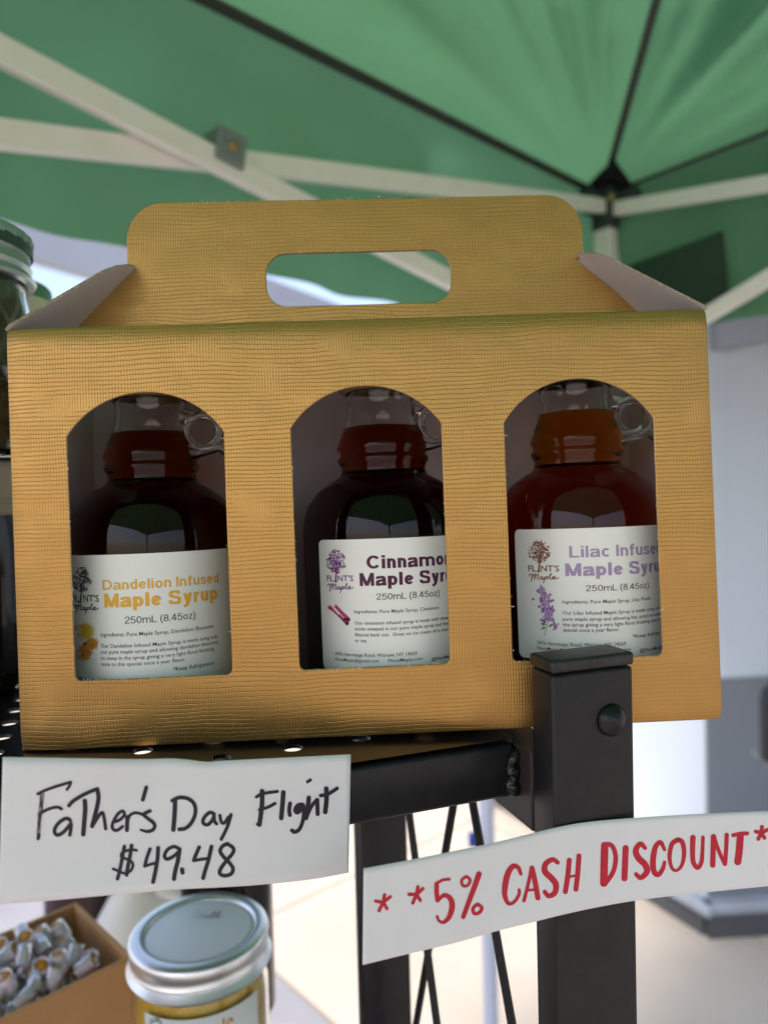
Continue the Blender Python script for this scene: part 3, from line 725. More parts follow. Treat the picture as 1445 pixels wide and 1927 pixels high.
def glyph_strokes(ch, w):
    b, t, X = w/2, 1-w/2, .74; xt = X-w/2; h = w/2; k = .47     # k: lower case width between stem centres
    def sh(l): return l
    if ch == 'D': return [[(h, 0), (h, 1)], [(w, t), (.30, t)]+el(.30, .5, .36, .5-h, 90, -90)+[(w, b)]], .30+.36+h
    if ch == 'I': return [[(h, 0), (h, 1)]], w
    if ch == 'l': return [[(h, 0), (h, 1)]], w
    if ch == 'i': return [[(h, 0), (h, X)], [(h, 1), (h, 1-w*.95)]], w
    if ch == 'L': return [[(h, 0), (h, 1)], [(w, b), (.54, b)]], .54
    if ch == 'M': return [[(h, 0), (h, 1)], [(.80-h, 0), (.80-h, 1)], [(h+.01, .99), (.40, .0+h*.3)], [(.79-h, .99), (.40, .0+h*.3)]], .80
    if ch == 'C': return [el(.38, .5, .38-h, .5-h, 38, 322, 28)], .72
    if ch == 'S': return [catmull([(.58-h, .72), (.50, .88), (.33, t), (.14, .90), (h+.01, .75), (.13, .60), (.33, .51), (.52, .42), (.62-h, .26), (.50, .10), (.32, b), (.12, .12), (h-.01, .30)], 4)], .63
    if ch == 'a': return [catmull([(h+.01, .53), (.10, .64), (.25, xt), (.40, .64), (.44, .50)], 4)+[(.445, .2), (.47, .0)], catmull([(.44, .44), (.28, .40), (.10, .33), (h, .20), (.08, .08), (.20, b), (.34, .12), (.44, .24)], 4)], .47+h*.7
    if ch in 'nm':
        s_ = [[(h, 0), (h, X)], [(h, .46)]+el(h+.5*(k-w), .46, .5*(k-w)+.0, xt-.46, 160, 0, 12)+[(k-h, 0)]]
        if ch == 'm':
            s_ = [[(h, 0), (h, X)], el(h+.19, .46, .19, xt-.46, 165, 0, 12)+[(h+.38, 0)], el(h+.57, .46, .19, xt-.46, 165, 0, 12)+[(h+.76, 0)]]; return s_, .76+w
        return s_, k
    if ch == 'h': return glyph_strokes('n', w)
    if ch == 'u': return [[(k-h, X), (k-h, 0)], [(h, X), (h, .28)]+el(h+.5*(k-w), .28, .5*(k-w), .28-b, 180, 340, 12)], k
    if ch == 'd': return [[(k+.02-h, 0), (k+.02-h, 1)], el(.25, X/2, .25-h, X/2-h, 0, 360, 24)], k+.02
    if ch == 'p': return [[(h, -.26), (h, X)], el(.27, X/2, .25-h, X/2-h, 0, 360, 24)], k+.05
    if ch == 'o': return [el(.26, X/2, .26-h, X/2-h, 0, 360, 24)], .52
    if ch == 'e': return [[(h+.02, .385), (.50-h-.01, .385)], el(.25, X/2, .25-h, X/2-h, 6, 325, 24)], .50
    if ch == 'c': return [el(.25, X/2, .25-h, X/2-h, 45, 315, 22)], .47
    if ch == 'f': return [[(.33, t+.005), (.25, t), (.17, .93), (.145, .84), (.145, 0)], [(0, xt), (.145-h, xt)], [(.145+h, xt), (.31, xt)]], .32
    if ch == 's': return [catmull([(.42-h*.6, .53), (.34, .64), (.22, xt), (.09, .63), (h, .53), (.12, .43), (.24, .38), (.38, .31), (.45-h, .20), (.36, .09), (.22, b), (.09, .09), (h-.02, .22)], 4)], .45
    if ch == 'y': return [[(h, X), (.245, .06)], [(.48-h, X), (.27, .05), (.20, -.12), (.12, -.20), (.03, -.20)]], .48
    if ch == 'r': return [[(h, 0), (h, X)], [(h+.01, .42), (h+.05, .58), (.18, .655), (.31, xt+.01)]], .31
    if ch == 'z': return [[(.02, xt), (.40, xt)], [(.37, xt-h*.6), (.05, b+h*.6)], [(0, b), (.42, b)]], .42
    if ch == '2': return [catmull([(h, .70), (.10, .88), (.27, t), (.44, .88), (.47, .72), (.38, .52), (.18, .30), (.05, .12)], 4), [(0, b), (.53, b)]], .54
    if ch == '5': return [[(.13, t), (.49, t)], [(.125, t), (.07, .48)], catmull([(.06, .50), (.18, .60), (.32, .62), (.46, .50), (.49, .32), (.42, .13), (.26, b), (.10, .11), (h-.01, .26)], 4)], .54
    if ch == '0': return [el(.27, .5, .27-h, .5-h, 0, 360, 28)], .54
    if ch == '8': return [el(.27, .735, .235-h, .265-h*.9, 0, 360, 22), el(.27, .27, .27-h, .27-h*.9, 0, 360, 22)], .54
    if ch == '4': return [[(.37, 0), (.37, 1)], [(.36, .97), (.03, .30)], [(0, .27), (.55, .27)]], .55
    if ch == '.': return [[(h, 0), (h, w)]], w
    if ch == '(': return [[(.22, 1.04), (.08, .72), (.05, .4), (.08, .06), (.22, -.24)]], .24
    if ch == ')': return [[(.02, 1.04), (.16, .72), (.19, .4), (.16, .06), (.02, -.24)]], .24
    return [], .26
def block_w(pre, txt):
    f = lambda t: sum(.26 if c == ' ' else glyph_strokes(c, .18)[1]+.095 for c in t)-.095
    return f(pre)/f(txt)
def font_w(pre, txt):
    ws = []
    for t in (pre, txt):
        cu = bpy.data.curves.new('t', 'FONT'); cu.body = t; o = bpy.data.objects.new('t', cu); col.objects.link(o); bpy.context.view_layer.update(); ws.append(o.dimensions.x); bpy.data.objects.remove(o)
    return ws[0]/ws[1]
def block(txt, w):
    x = 0; vs = []; fs = []; k = 0; sbr = .115-w*.12
    for ch in txt:
        if ch == ' ': x += .26; continue
        st, adv = glyph_strokes(ch, w)
        for s_ in st:
            v2, f2 = ribbon_b([(x+a, b2) for a, b2 in s_], w); k += 1; bi = len(vs)
            vs += [(a, b2, (k % 3)*.000006) for a, b2 in v2]; fs += [tuple(bi+i for i in f) for f in f2]
        x += adv+sbr
    x -= sbr
    return [(a/x, b2, e_) for a, b2, e_ in vs], fs
def prof_at(p, z):
    for i in range(len(p)-1):
        if p[i][1] <= z <= p[i+1][1] and p[i+1][1] > p[i][1]:
            t = (z-p[i][1])/(p[i+1][1]-p[i][1]); return p[i][0]+(p[i+1][0]-p[i][0])*t
    return p[-1][0]
def bottle(idx, bu, lvl, label, ltop, lbot, lpx, rpx, texts, logo, logocol, deco):
    bd = .0355; base = T+.0002
    o0 = bx_(bu, bd, base); bt = thing('syrup_bottle', o0, label, 'bottle', 'maple syrup bottles in the gold box')
    lv = lvl-base
    pr = [p for p in PROF if p[1] < lv]; rl_ = prof_at(PROF+NECK, lv)
    s = MB(); s.lathe(pr+[(rl_, lv), (rl_-.0006, lv+.00035), (rl_-.0014, lv), (0, lv)], o0, ax=bv_, fx=bu_, n=72); autosmooth(s.build('syrup_body', SYRUP[idx], bt), 50)
    # clear neck above the syrup, with inner wall
    up = [(rl_+.0000, lv+.0001)]+[p for p in PROF+NECK if p[1] > lv+.0005]
    inner = [(max(r-.0016, .009), z) for r, z in up][::-1]
    s = MB(); s.lathe(up+inner, o0, ax=bv_, fx=bu_, n=56, closed=True); autosmooth(s.build('glass_neck', GLASS, bt), 60)
    s = MB(); kn = lambda i, j: (.00025 if (j % 2 == 0 and 0 < i < 4) else 0)
    s.lathe([(.0120, .1070+.0024), (.0142, .1096), (.0146, .1104), (.0146, .1195), (.0138, .1208), (0, .1208)], o0, ax=bv_, fx=bu_, n=64, rib=kn)
    autosmooth(s.build('cap', CAPM if idx < 2 else CAPR, bt), 40)
    # finger ring
    s = MB(); cxr, czr, rr = .0190, .0975, .0058
    def Q(u, v, d=0): return bx_(bu+u, bd-.004+d, base+v)
    s.tube([Q(cxr+rr*math.cos(R(a)), czr+rr*math.sin(R(a))) for a in range(0, 361, 12)], .0016, 12, cap=False)
    s.tube([Q(.0115, .1030), Q(.0142, .1028), Q(.0165, .1022)], [.0026, .0020, .0016], 12)
    s.tube([Q(.0140, .0905), Q(.0165, .0905), Q(.0200, .0912), Q(.0245, .0920), Q(.0275, .0895), Q(.0285, .0868)], [.0030, .0024, .0021, .0018, .0016, .0010], 12)
    autosmooth(s.build('glass_ring', GLASS, bt), 80)
    # label
    LR = BR+.00018
    ta = cyl(*lpx, bu, bd, LR)[0] if lpx else R(-60); tb = rpx if isinstance(rpx, float) else cyl(*rpx, bu, bd, LR)[0]
    def C(th, v, r): return bx_(bu+r*math.sin(th), bd-r*math.cos(th), v)
    n = 56; vs = []; cr = .0016/LR; rows = [(0, 1), (.3, .46), (.6, .2), (1, 0)]
    zz = [(lbot+.0016*a, cr*b2) for a, b2 in rows]+[(ltop-.0016*a, cr*b2) for a, b2 in rows[::-1]]
    for r_x in (LR, LR-.00012):
        for z, ins in zz:
            for i in range(n+1): vs.append(C(ta+ins+(tb-ta-2*ins)*i/n, z, r_x))
    fs = []; m_ = len(zz); off = m_*(n+1)
    for k in range(m_-1):
        for i in range(n):
            a = k*(n+1)+i; fs.append((a, a+1, a+n+2, a+n+1)); fs.append((off+a+n+1, off+a+n+2, off+a+1, off+a))
    lb = mesh_obj('label', vs, fs, LABEL, bt, True)
    lb['label'] = 'white printed label with logo and flavour name'
    TR = LR+.00008
    tnum = [0]
    def put(vs2, fs2, name, mat, extra=0.0):
        tnum[0] += 1
        return mesh_obj(name, [C(p[0], p[1], TR+extra+(p[2] if len(p) > 2 else 0)) for p in vs2], fs2, mat, lb)
    groups = {}
    for (txt, x0, x1, y, cap, bold, mt) in texts:
        a0, z0 = cyl(x0, y, bu, bd, TR); 
        if isinstance(x1, tuple):
            fr2 = (block_w(x1[0], txt) if cap > 10 else font_w(x1[0], txt)); a1 = a0+(cyl(x1[1], y, bu, bd, TR)[0]-a0)/fr2
        else: a1 = cyl(x1, y, bu, bd, TR)[0]
        ztop_ = cyl(x0, y-cap, bu, bd, TR)[1]; hgt = ztop_-z0
        if cap > 10:
            gv, gf = block(txt, {YEL: .0, }.get(mt, 0) or (.19 if bold > .021 else (.15 if bold >= .010 else .105)))
            gg = groups.setdefault(mt.name, [[], [], mt]); base_i = len(gg[0])
            gg[0] += [(a0+(a1-a0)*x, z0+yv*hgt, e_) for x, yv, e_ in gv]; gg[1] += [tuple(base_i+i for i in f) for f in gf]
            continue
        gv, gf = glyphs(txt, min(bold, .0045)); ks = hgt/.70
        gg = groups.setdefault(mt.name, [[], [], mt]); base_i = len(gg[0])
        gg[0] += [(a0+(a1-a0)*x, z0+yv*ks) for x, yv in gv]; gg[1] += [tuple(base_i+i for i in f) for f in gf]
    for k, (gv, gf, mt) in groups.items(): put(gv, gf, 'lettering', mt)
    # logo: scribbled tree, wordmark and script
    rnd = random.Random(idx+3); (lx, ly, lw, lh, tb_y, tx) = logo
    def px(x, y): return cyl(x, y, bu, bd, TR)
    lv_, lf_ = [], []
    def addpx(pts, wpx, wf=None, n=3, k=[0]):
        v2, f2 = ribbon(pts, wpx, n, wf); bi = len(lv_); k[0] += 1
        lv_.extend([px(x, y)+((k[0] % 11)*.000003,) for x, y in v2]); lf_.extend([tuple(bi+i for i in f) for f in f2])
    nst = 170
    for i in range(nst):
        a = rnd.uniform(0, 2*math.pi); q = math.sqrt(rnd.random()); yy = math.sin(a)*q; xx = math.cos(a)*q*(1-.28*max(0, -yy)**1.2)*(1 if yy < .6 else .85)
        x, y = lx+xx*lw*.97, ly+yy*lh*.97
        ln = rnd.uniform(2.0, 4.6); an2 = rnd.choice((-1, 1))*rnd.uniform(.1, .9); sg = rnd.choice((-1, 1))
        addpx([(x-ln*math.cos(an2)/2, y-ln*math.sin(an2)/2), (x, y-1.0*sg), (x+ln*math.cos(an2)/2, y+ln*math.sin(an2)/2)], rnd.uniform(.9, 1.7), n=2)
    addpx([(lx, ly+lh*.2), (lx, ly+lh*.8), (tx, tb_y)], 2.6, lambda t: .6+.7*t)
    for s_ in (-1, 1):
        addpx([(lx, ly+lh*.75), (lx+s_*lw*.30, ly+lh*.25)], 1.4); addpx([(lx, ly+lh*.45), (lx+s_*lw*.35, ly-lh*.15)], 1.1)
    addpx([(tx-3.4, tb_y), (tx, tb_y-2), (tx+2.6, tb_y+1)], 1.3)
    put(lv_, lf_, 'tree_logo', logocol)
    x0, x1, yb, cap = logo_txt[idx]
    wv, wf_ = [], []
    f = (x1-x0)
    for (t_, fa, fb) in (('FL', 0, .255), ("NT'S", .41, 1.0)):
        a0, z0 = px(x0+f*fa, yb); a1, _ = px(x0+f*fb, yb); h_ = px(x0+f*fa, yb-cap)[1]-z0; gv, gf = glyphs(t_, .016); bi = len(wv)
        wv += [(a0+(a1-a0)*x, z0+y*h_/.7) for x, y in gv]; wf_ += [tuple(bi+i for i in q) for q in gf]
    put(wv, wf_, 'wordmark', logocol)
    # script word, drawn in a unit box
    S = [[(.02, .35), (.05, .15), (.12, .18), (.10, .95)], [(.10, .8), (.16, .25), (.22, .12), (.20, .75)], [(.20, .6), (.27, .2), (.33, .18), (.30, .6), (.33, .72)],
         [(.47, .45), (.41, .42), (.37, .6), (.41, .72), (.47, .5), (.47, .72), (.52, .66)], [(.52, .66), (.56, .42), (.50, 1.1)], [(.55, .5), (.62, .4), (.64, .55), (.58, .68), (.55, .62)],
         [(.62, .66), (.72, .35), (.76, .02), (.71, .3), (.72, .68), (.78, .66)], [(.78, .62), (.88, .5), (.86, .38), (.80, .5), (.83, .68), (.92, .64), (1.0, .52)]]
    sx0, sx1, sy0, sy1 = script_box[idx]; lv_, lf_ = [], []
    for st_ in S: addpx([(sx0+(sx1-sx0)*a, sy0+(sy1-sy0)*b2) for a, b2 in st_], 1.7, n=5)
    put(lv_, lf_, 'script_word', logocol, .00001)
    # decoration
    for nm, polys, mt, ex in deco:
        dv, df = [], []
        for kk, poly in enumerate(polys):
            cxp = sum(p[0] for p in poly)/len(poly); cyp = sum(p[1] for p in poly)/len(poly); bi = len(dv)
            ex_ = (kk % 7)*.000003; dv.append(px(cxp, cyp)+(ex_,)); dv += [px(*p)+(ex_,) for p in poly]; n_ = len(poly)
            df += [(bi, bi+1+i, bi+1+(i+1) % n_) for i in range(n_)]
        put(dv, df, nm, mt, ex)
    return bt
logo_txt = [(136.4, 186.5, 1132, 12.5), (615, 665, 1093.6, 10.8), (993.8, 1052.4, 1075, 11)]
script_box = [(137, 185.5, 1136, 1153), (616, 665, 1097, 1114), (994, 1051, 1078.5, 1095)]
def burst(cx, cy, r, n, seed, inner=.62):
    q = random.Random(seed); out = []
    for i in range(n*2):
        a = math.pi*i/n; rr = r*(1 if i % 2 == 0 else inner)*q.uniform(.85, 1.08); out.append((cx+rr*math.cos(a), cy+rr*math.sin(a)))
    return out
YEL = ink('dandelion yellow print', (.78, .42, .035)); YEL2 = ink('bright yellow print', (.62, .44, .02)); ORA = ink('orange print', (.62, .24, .03)); RUS = ink('rust print', (.30, .06, .02))
PLUM = ink('plum print', (.075, .006, .045)); PUR = ink('purple print', (.17, .035, .20)); BLK = ink('black print', (.012, .012, .014)); GRY = ink('dark grey print', (.045, .045, .05))
LIL = ink('lilac print', (.37, .27, .45)); BRN = ink('brown print', (.22, .055, .015)); PNK = ink('pink print', (.50, .045, .17)); PNK2 = ink('dark pink print', (.22, .015, .08)); DKP = ink('dark plum print', (.05, .004, .02))
LIL2 = ink('lilac petals print', (.24, .10, .34)); LIL3 = ink('pale lilac print', (.42, .28, .52)); GRN = ink('green stem print', (.14, .28, .06)); DBR = ink('dark brown print', (.05, .02, .02))
A_ = 'Our Dandelion Infused Maple Syrup is made using only'
t1 = [('Dandelion Infused', 193.5, 412, 1110.4, 18.7, .010, YEL), ('Maple Syrup', 196.5, 410, 1143.5, 26, .028, YEL), ('250mL (8.45oz)', 235, 368, 1174, 13.2, 0, GRY),
      ('Ingredients: Pure Maple Syrup, Dandelion Blossoms', 190, 402, 1198, 7.4, .003, BLK), (A_, 190, 410.5, 1219, 7, .003, BLK),
      ('our pure maple syrup and allowing dandelion blossoms', 190, 410.5, 1230.2, 7, .003, BLK), ('to steep in the syrup giving a very light floral finishing', 190, 403, 1241.7, 7, .003, BLK),
      ('taste to this special once a year flavor.', 190, 350, 1253.2, 7, .003, BLK), ('*Keep Refrigerated', 326, 402.7, 1263.2, 7.2, .022, BLK),
      ('3476 Hermitage Road, Warsaw, NY 14569', 147, 310.7, 1280, 7.2, .008, BLK), ('FlintsMaple@gmail.com', 147, 236, 1291, 7, .02, BLK), ('FlintsMaple.com', 252, 318, 1293, 7, .02, BLK)]
t2 = [('Cinnamon', 690, ('Cinnamo', 835), 1070.6, 24.9, .030, PLUM), ('Maple Syrup', 677, ('Maple Syr', 837), 1103, 24.3, .030, PLUM), ('250mL (8.45oz)', 708.6, 827.3, 1129, 12, .004, BLK),
      ('Ingredients: Pure Maple Syrup, Cinnamon', 666.6, 826, 1154.2, 6.4, .006, BLK), ('Our cinnamon infused syrup is made with cinnamon', 667.5, ('Our cinnamon infused syrup is made with cinn', 840), 1175.6, 6.4, .006, BLK),
      ('sticks steeped in our pure maple syrup and then', 667.5, ('sticks steeped in our pure maple syrup and the', 842.5), 1186.5, 6.4, .006, BLK), ('filtered back out.  Great on ice cream of in your coffee', 668, ('filtered back out.  Great on ice cream of in you', 841), 1197.7, 6.4, .006, BLK), ('or tea.', 668, 691, 1208.5, 6.4, .006, BLK),
      ('3476 Hermitage Road, Warsaw, NY 14569', 630.7, 785, 1233, 6.4, .010, BLK), ('FlintsMaple@gmail.com', 631, 713, 1243.3, 6.2, .022, BLK), ('FlintsMaple.com', 730.5, 795.5, 1246.5, 6.2, .022, BLK), ('@FlintsMaple', 812, ('@FlintsM', 842), 1244, 6.2, .022, BLK)]
t3 = [('Lilac Infused', 1071.5, ('Lilac Infuse', 1234), 1049.5, 21.6, .016, LIL), ('Maple Syrup', 1063.8, ('Maple Syru', 1240), 1084.2, 23.6, .022, LIL), ('250mL (8.45oz)', 1103, 1221, 1112.9, 11.4, .004, DBR),
      ('Ingredients: Pure Maple Syrup, Lilac Petals', 1058, 1224, 1135.7, 6.6, .008, DBR), ('Our Lilac Infused Maple Syrup is made using only', 1058.4, 1242, 1156.5, 6.6, .008, DBR),
      ('pure maple syrup and allowing lilac petals to steep', 1058.6, 1243, 1167.9, 6.6, .008, DBR), ('the syrup giving a very light floral finishing taste to', 1058.8, 1243, 1178.5, 6.6, .008, DBR), ('special once a year flavor.', 1059.6, 1165.5, 1188.6, 6.6, .008, DBR),
      ('*Keep Refrigerated', 1190.4, ('*Keep Refriger', 1243), 1201, 6.8, .022, BLK), ('3476 Hermitage Road, Warsaw, NY 14569', 1010.9, 1177.4, 1212.3, 6.8, .010, DBR),
      ('FlintsMaple@gmail.com', 1011.3, 1102.8, 1222.5, 6.5, .022, DBR), ('FlintsMaple.com', 1122, 1187.3, 1228, 6.5, .022, DBR), ('@FlintsMaple', 1204, ('@FlintsMapl', 1242), 1228, 6.5, .022, DBR)]
q = random.Random(5)
d1_ = [('flower_print', [burst(160, 1188, 21, 19, 1)], YEL2, .00001), ('flower_print', [burst(158, 1229, 19, 17, 2), burst(173, 1212, 15, 15, 3)], ORA, .00002),
       ('flower_print', [burst(153+q.uniform(-12, 12), 1186+q.uniform(-10, 8), 3.2, 6, i) for i in range(9)], YEL, .00004), ('flower_print', [burst(160, 1212, 5, 7, 9), burst(156, 1232, 3.4, 6, 8), burst(176, 1214, 2.6, 6, 6)], RUS, .00005)]
def quad(x0, y0, x1, y1, w_):
    l = math.hypot(x1-x0, y1-y0); nx, ny = -(y1-y0)/l*w_/2, (x1-x0)/l*w_/2
    return [(x0+nx, y0+ny), (x1+nx, y1+ny), (x1-nx, y1-ny), (x0-nx, y0-ny)]
c4 = lambda x, y: (590+x/5.352, 1000+y/5.352)
def circ(x, y, r, n=12): return [(x+r*math.cos(2*math.pi*i/n), y+r*math.sin(2*math.pi*i/n)) for i in range(n)]
d2_ = [('stick_print', [quad(*c4(150, 755), *c4(340, 925), 7.5)], PNK, .00001), ('stick_print', [quad(*c4(215, 748), *c4(355, 885), 6.0)], PNK, .00002),
       ('stick_print', [quad(*c4(165, 775), *c4(335, 940), 1.5), quad(*c4(220, 765), *c4(335, 900), 1.3), quad(*c4(260, 840), *c4(315, 905), 2.4)], PNK2, .00003),
       ('stick_print', [circ(*c4(320, 886), 3.2), circ(*c4(352, 890), 3.4), circ(*c4(338, 928), 3.6)], DKP, .00004)]
c5 = lambda x, y: (960+x/4.817, 980+y/4.817)
pets, pets2 = [], []
for i in range(170):
    t = q.random(); cxp = 285+(370-285)*t*.9+q.gauss(0, 17+13*math.sin(t*3.1)); cyp = 615+t*290+q.gauss(0, 10)
    (pets if i % 3 else pets2).append(burst(*c5(cxp, cyp), q.uniform(2.4, 3.8), 5, i, .55))
for i in range(22): pets.append(burst(*c5(300+q.gauss(0, 16), 925+q.gauss(0, 16)), 2.2, 5, i+300, .5)); pets.append(burst(*c5(403+q.gauss(0, 14), 955+q.gauss(0, 18)), 2.2, 5, i+400, .5))
d3_ = [('stem_print', [quad(*c5(350, 900), *c5(325, 985), 1.0), quad(*c5(325, 985), *c5(306, 1048), 1.0)], GRN, .00001), ('leaf_print', [[c5(330, 965), c5(300, 960), c5(275, 985), c5(305, 985)], [c5(345, 960), c5(365, 935), c5(392, 942), c5(365, 965)]], GRN, .00002),
       ('petal_print', pets, LIL2, .00003), ('petal_print', pets2, LIL3, .00005)]
bottle(0, -.0745, .0982, 'dandelion infused maple syrup bottle with yellow title, leftmost in the gold box', .0582, .0165, None, R(88), t1, (154, 1091, 18.5, 25, 1134, 150.6), GRY, d1_)
bottle(1, .0062, .0975, 'cinnamon maple syrup bottle with dark plum title, middle window of gold box', .0600, .0178, (600, 1030), R(62), t2, (632.8, 1056, 18.7, 23.4, 1094.6, 631.6), PUR, d2_)
bottle(2, .0752, .1004, 'lilac infused maple syrup bottle with lilac title, rightmost in the gold box', .0608, .0180, (968.7, 1015), R(70), t3, (1015, 1037.5, 21.8, 22.4, 1075.8, 1013.6), BRN, d3_)

# ------------------------------------------------------------------ paper signs
def poly_hit(poly, x, y, off=0.0):
    """ray against an upright curved sheet whose plan view is the polyline poly"""
    r = ray(x, y)
    for i in range(len(poly)-1):
        a, b2 = poly[i], poly[i+1]; ex, ey = b2.x-a.x, b2.y-a.y
        den = r.x*ey - r.y*ex
        if abs(den) < 1e-12: continue
        t = (a.x*ey - a.y*ex)/den; s = (r.x*t-a.x)*ex+(r.y*t-a.y)*ey; s /= (ex*ex+ey*ey)
        if (s >= 0 or i == 0) and (s <= 1 or i == len(poly)-2) and t > 0: return r*(t-off/r.length)
    return r*.2
def sheet(name, edge_top, edge_bot, poly, mat, nx=64, ny=14, wave=None, th=.00012):
    vs = []; fs = []
    def ev(pts, t):
        n = len(pts)-1; k = min(int(t*n), n-1); f = t*n-k; c = catmull(pts, 8); m_ = (len(c)-1)*t; i = min(int(m_), len(c)-2); g_ = m_-i
        return (c[i][0]+(c[i+1][0]-c[i][0])*g_, c[i][1]+(c[i+1][1]-c[i][1])*g_)
    for lay in (0, 1):
        for i in range(nx+1):
            a, b2 = ev(edge_top, i/nx), ev(edge_bot, i/nx)
            for j in range(ny+1):
                t = j/ny; x, y = a[0]+(b2[0]-a[0])*t, a[1]+(b2[1]-a[1])*t
                vs.append(poly_hit(poly, x, y, (wave(x, y) if wave else 0)-(th if lay else 0)))
    o_ = (nx+1)*(ny+1)
    for i in range(nx):
        for j in range(ny):
            a = i*(ny+1)+j; fs.append((a, a+1, a+ny+2, a+ny+1)); fs.append((o_+a+ny+1, o_+a+ny+2, o_+a+1, o_+a))
    for i in range(nx):
        for j in (0, ny): a = i*(ny+1)+j; fs.append((a, a+ny+1, o_+a+ny+1, o_+a) if j == 0 else (a+ny+1, a, o_+a, o_+a+ny+1))
    for i in (0, nx):
        for j in range(ny): a = i*(ny+1)+j; fs.append((a+1, a, o_+a, o_+a+1) if i == 0 else (a, a+1, o_+a+1, o_+a))
    return mesh_obj(name, vs, fs, mat, None, True)
w1 = lambda x, y: .0009+.0012*math.sin((x+40)/190)+.0024*max(0, (y-1560)/140)**1.5*(.6+.4*math.sin(x/150))+.0003*math.sin(x/55+y/80)
poly1 = [bfl+us*s for s in (-.5, .25)]
sh1 = sheet('price_sign', [(5, 1425), (130, 1427), (260, 1429), (330, 1428), (388, 1434), (420, 1432), (520, 1427), (660, 1420)],
            [(-3, 1703), (90, 1696), (200, 1686), (330, 1675), (430, 1670), (510, 1664), (590, 1655), (656, 1643)], poly1, PAPER, wave=w1)
tag(sh1, "white paper sign hand lettered Father's Day Flight $49.48 in black marker", 'sign')
def strokes(lst, cv, parent, mat, name, wscale, surf, wave, base=.00008):
    vs, fs = [], []
    for k, st in enumerate(lst):
        pts, wd = st[0], st[1]; wf = st[2] if len(st) > 2 else None; nn_ = 1 if (len(st) > 3 and st[3]) else 6
        P = [cv(*p) for p in pts]; v2, f2 = ribbon(P, wd*wscale*(1.2 if mat == REDINK else 1.12), nn_, wf); bi = len(vs)
        for x, y in v2: vs.append(poly_hit(surf, x, y, wave(x, y)+base+.000004*k))
        fs += [tuple(bi+i for i in f) for f in f2]
    return mesh_obj(name, vs, fs, mat, parent)
cA = lambda x, y: (40+x/4.817, 1450+y/4.817)
cB = lambda x, y: (300+x/4.014, 1450+y/4.014)
wA = 1/4.817; wB = 1/4.014
LA = [([(150, 215), (200, 190), (300, 152), (448, 108)], 26), ([(448, 108), (440, 138), (414, 176)], 24), ([(153, 620), (160, 585)], 30),
      ([(163, 402), (205, 372), (270, 345), (330, 336), (364, 352)], 27),
      ([(445, 458), (425, 440), (390, 443), (340, 478), (305, 530), (305, 572), (335, 588), (382, 562), (422, 518), (450, 486)], 31), ([(452, 488), (448, 540), (440, 588)], 30),
      ([(575, 278), (580, 350), (570, 480), (562, 582)], 38), ([(432, 322), (470, 280), (560, 225), (640, 188), (688, 172)], 32), ([(688, 172), (700, 240), (690, 320), (668, 410), (643, 508)], 36),
      ([(650, 500), (680, 450), (715, 398), (738, 388), (752, 440), (765, 532)], 28),
      ([(850, 468), (900, 445), (935, 405), (920, 372), (885, 388), (850, 436), (824, 500), (835, 538), (870, 545), (918, 512)], 27),
      ([(962, 425), (960, 480), (958, 545)], 34), ([(960, 470), (985, 410), (1030, 388), (1080, 395), (1100, 405)], 25),
      ([(1167, 370), (1112, 400), (1150, 440), (1195, 475), (1210, 508), (1190, 543), (1140, 556), (1082, 541)], 30, lambda t: 1-.35*max(0, t-.8)*5),
      ([(1133, 157), (1118, 210), (1102, 268)], 32), ([(935, 692), (920, 770), (897, 890), (872, 986)], 30), ([(1000, 684), (985, 780), (965, 880), (955, 950)], 32),
      ([(1045, 728), (1000, 722), (950, 733), (912, 752), (908, 785), (950, 805), (1000, 832), (1012, 870), (985, 918), (930, 935), (880, 915), (832, 896)], 23),
      ([(1167, 715), (1140, 790), (1120, 870)], 29), ([(1120, 872), (1180, 852), (1228, 842)], 24), ([(1240, 705), (1235, 800), (1215, 920), (1195, 1015)], 33)]
LB = [([(152, 598), (110, 578), (60, 602), (38, 650), (60, 672), (110, 648), (150, 612)], 25), ([(152, 598), (140, 680), (120, 760), (110, 822)], 30), ([(171, 750), (175, 774)], 30),
      ([(300, 583), (275, 640), (260, 682)], 27), ([(260, 684), (310, 675), (368, 668)], 22), ([(393, 578), (370, 680), (345, 760), (330, 816)], 28),
      ([(512, 556), (558, 590), (552, 630), (508, 682), (466, 740), (455, 780), (490, 798), (540, 785), (556, 745), (528, 700), (480, 650), (458, 610), (480, 572), (512, 558)], 26),
      ([(118, 232), (115, 320), (105, 450)], 31), ([(97, 230), (150, 207), (220, 217), (265, 262), (270, 330), (240, 400), (195, 440), (150, 447)], 27),
      ([(413, 332), (380, 320), (338, 358), (330, 398), (363, 413), (398, 380), (413, 345)], 25), ([(413, 340), (415, 385), (432, 405)], 24), ([(457, 342), (467, 390), (490, 400), (520, 355)], 22), ([(540, 337), (512, 430), (467, 522)], 24),
      ([(775, 158), (775, 250), (765, 340), (755, 412)], 32), ([(755, 415), (740, 408)], 22), ([(733, 202), (780, 177), (890, 161)], 22), ([(755, 300), (820, 280), (872, 252)], 22),
      ([(936, 168), (930, 250), (920, 362)], 32), ([(987, 252), (980, 300), (985, 340)], 27), ([(1118, 88), (1140, 74)], 22),
      ([(1080, 258), (1045, 265), (1024, 300), (1042, 322), (1080, 290)], 25), ([(1088, 268), (1090, 320), (1082, 385), (1058, 445), (1022, 468), (1000, 455)], 26), ([(1065, 280), (1045, 300)], 28),
      ([(1128, 208), (1120, 290), (1108, 362)], 30), ([(1112, 352), (1150, 272), (1190, 222)], 24), ([(1192, 225), (1195, 332)], 28), ([(1260, 140), (1262, 220), (1252, 316)], 32), ([(1218, 192), (1270, 182), (1342, 138)], 25)]
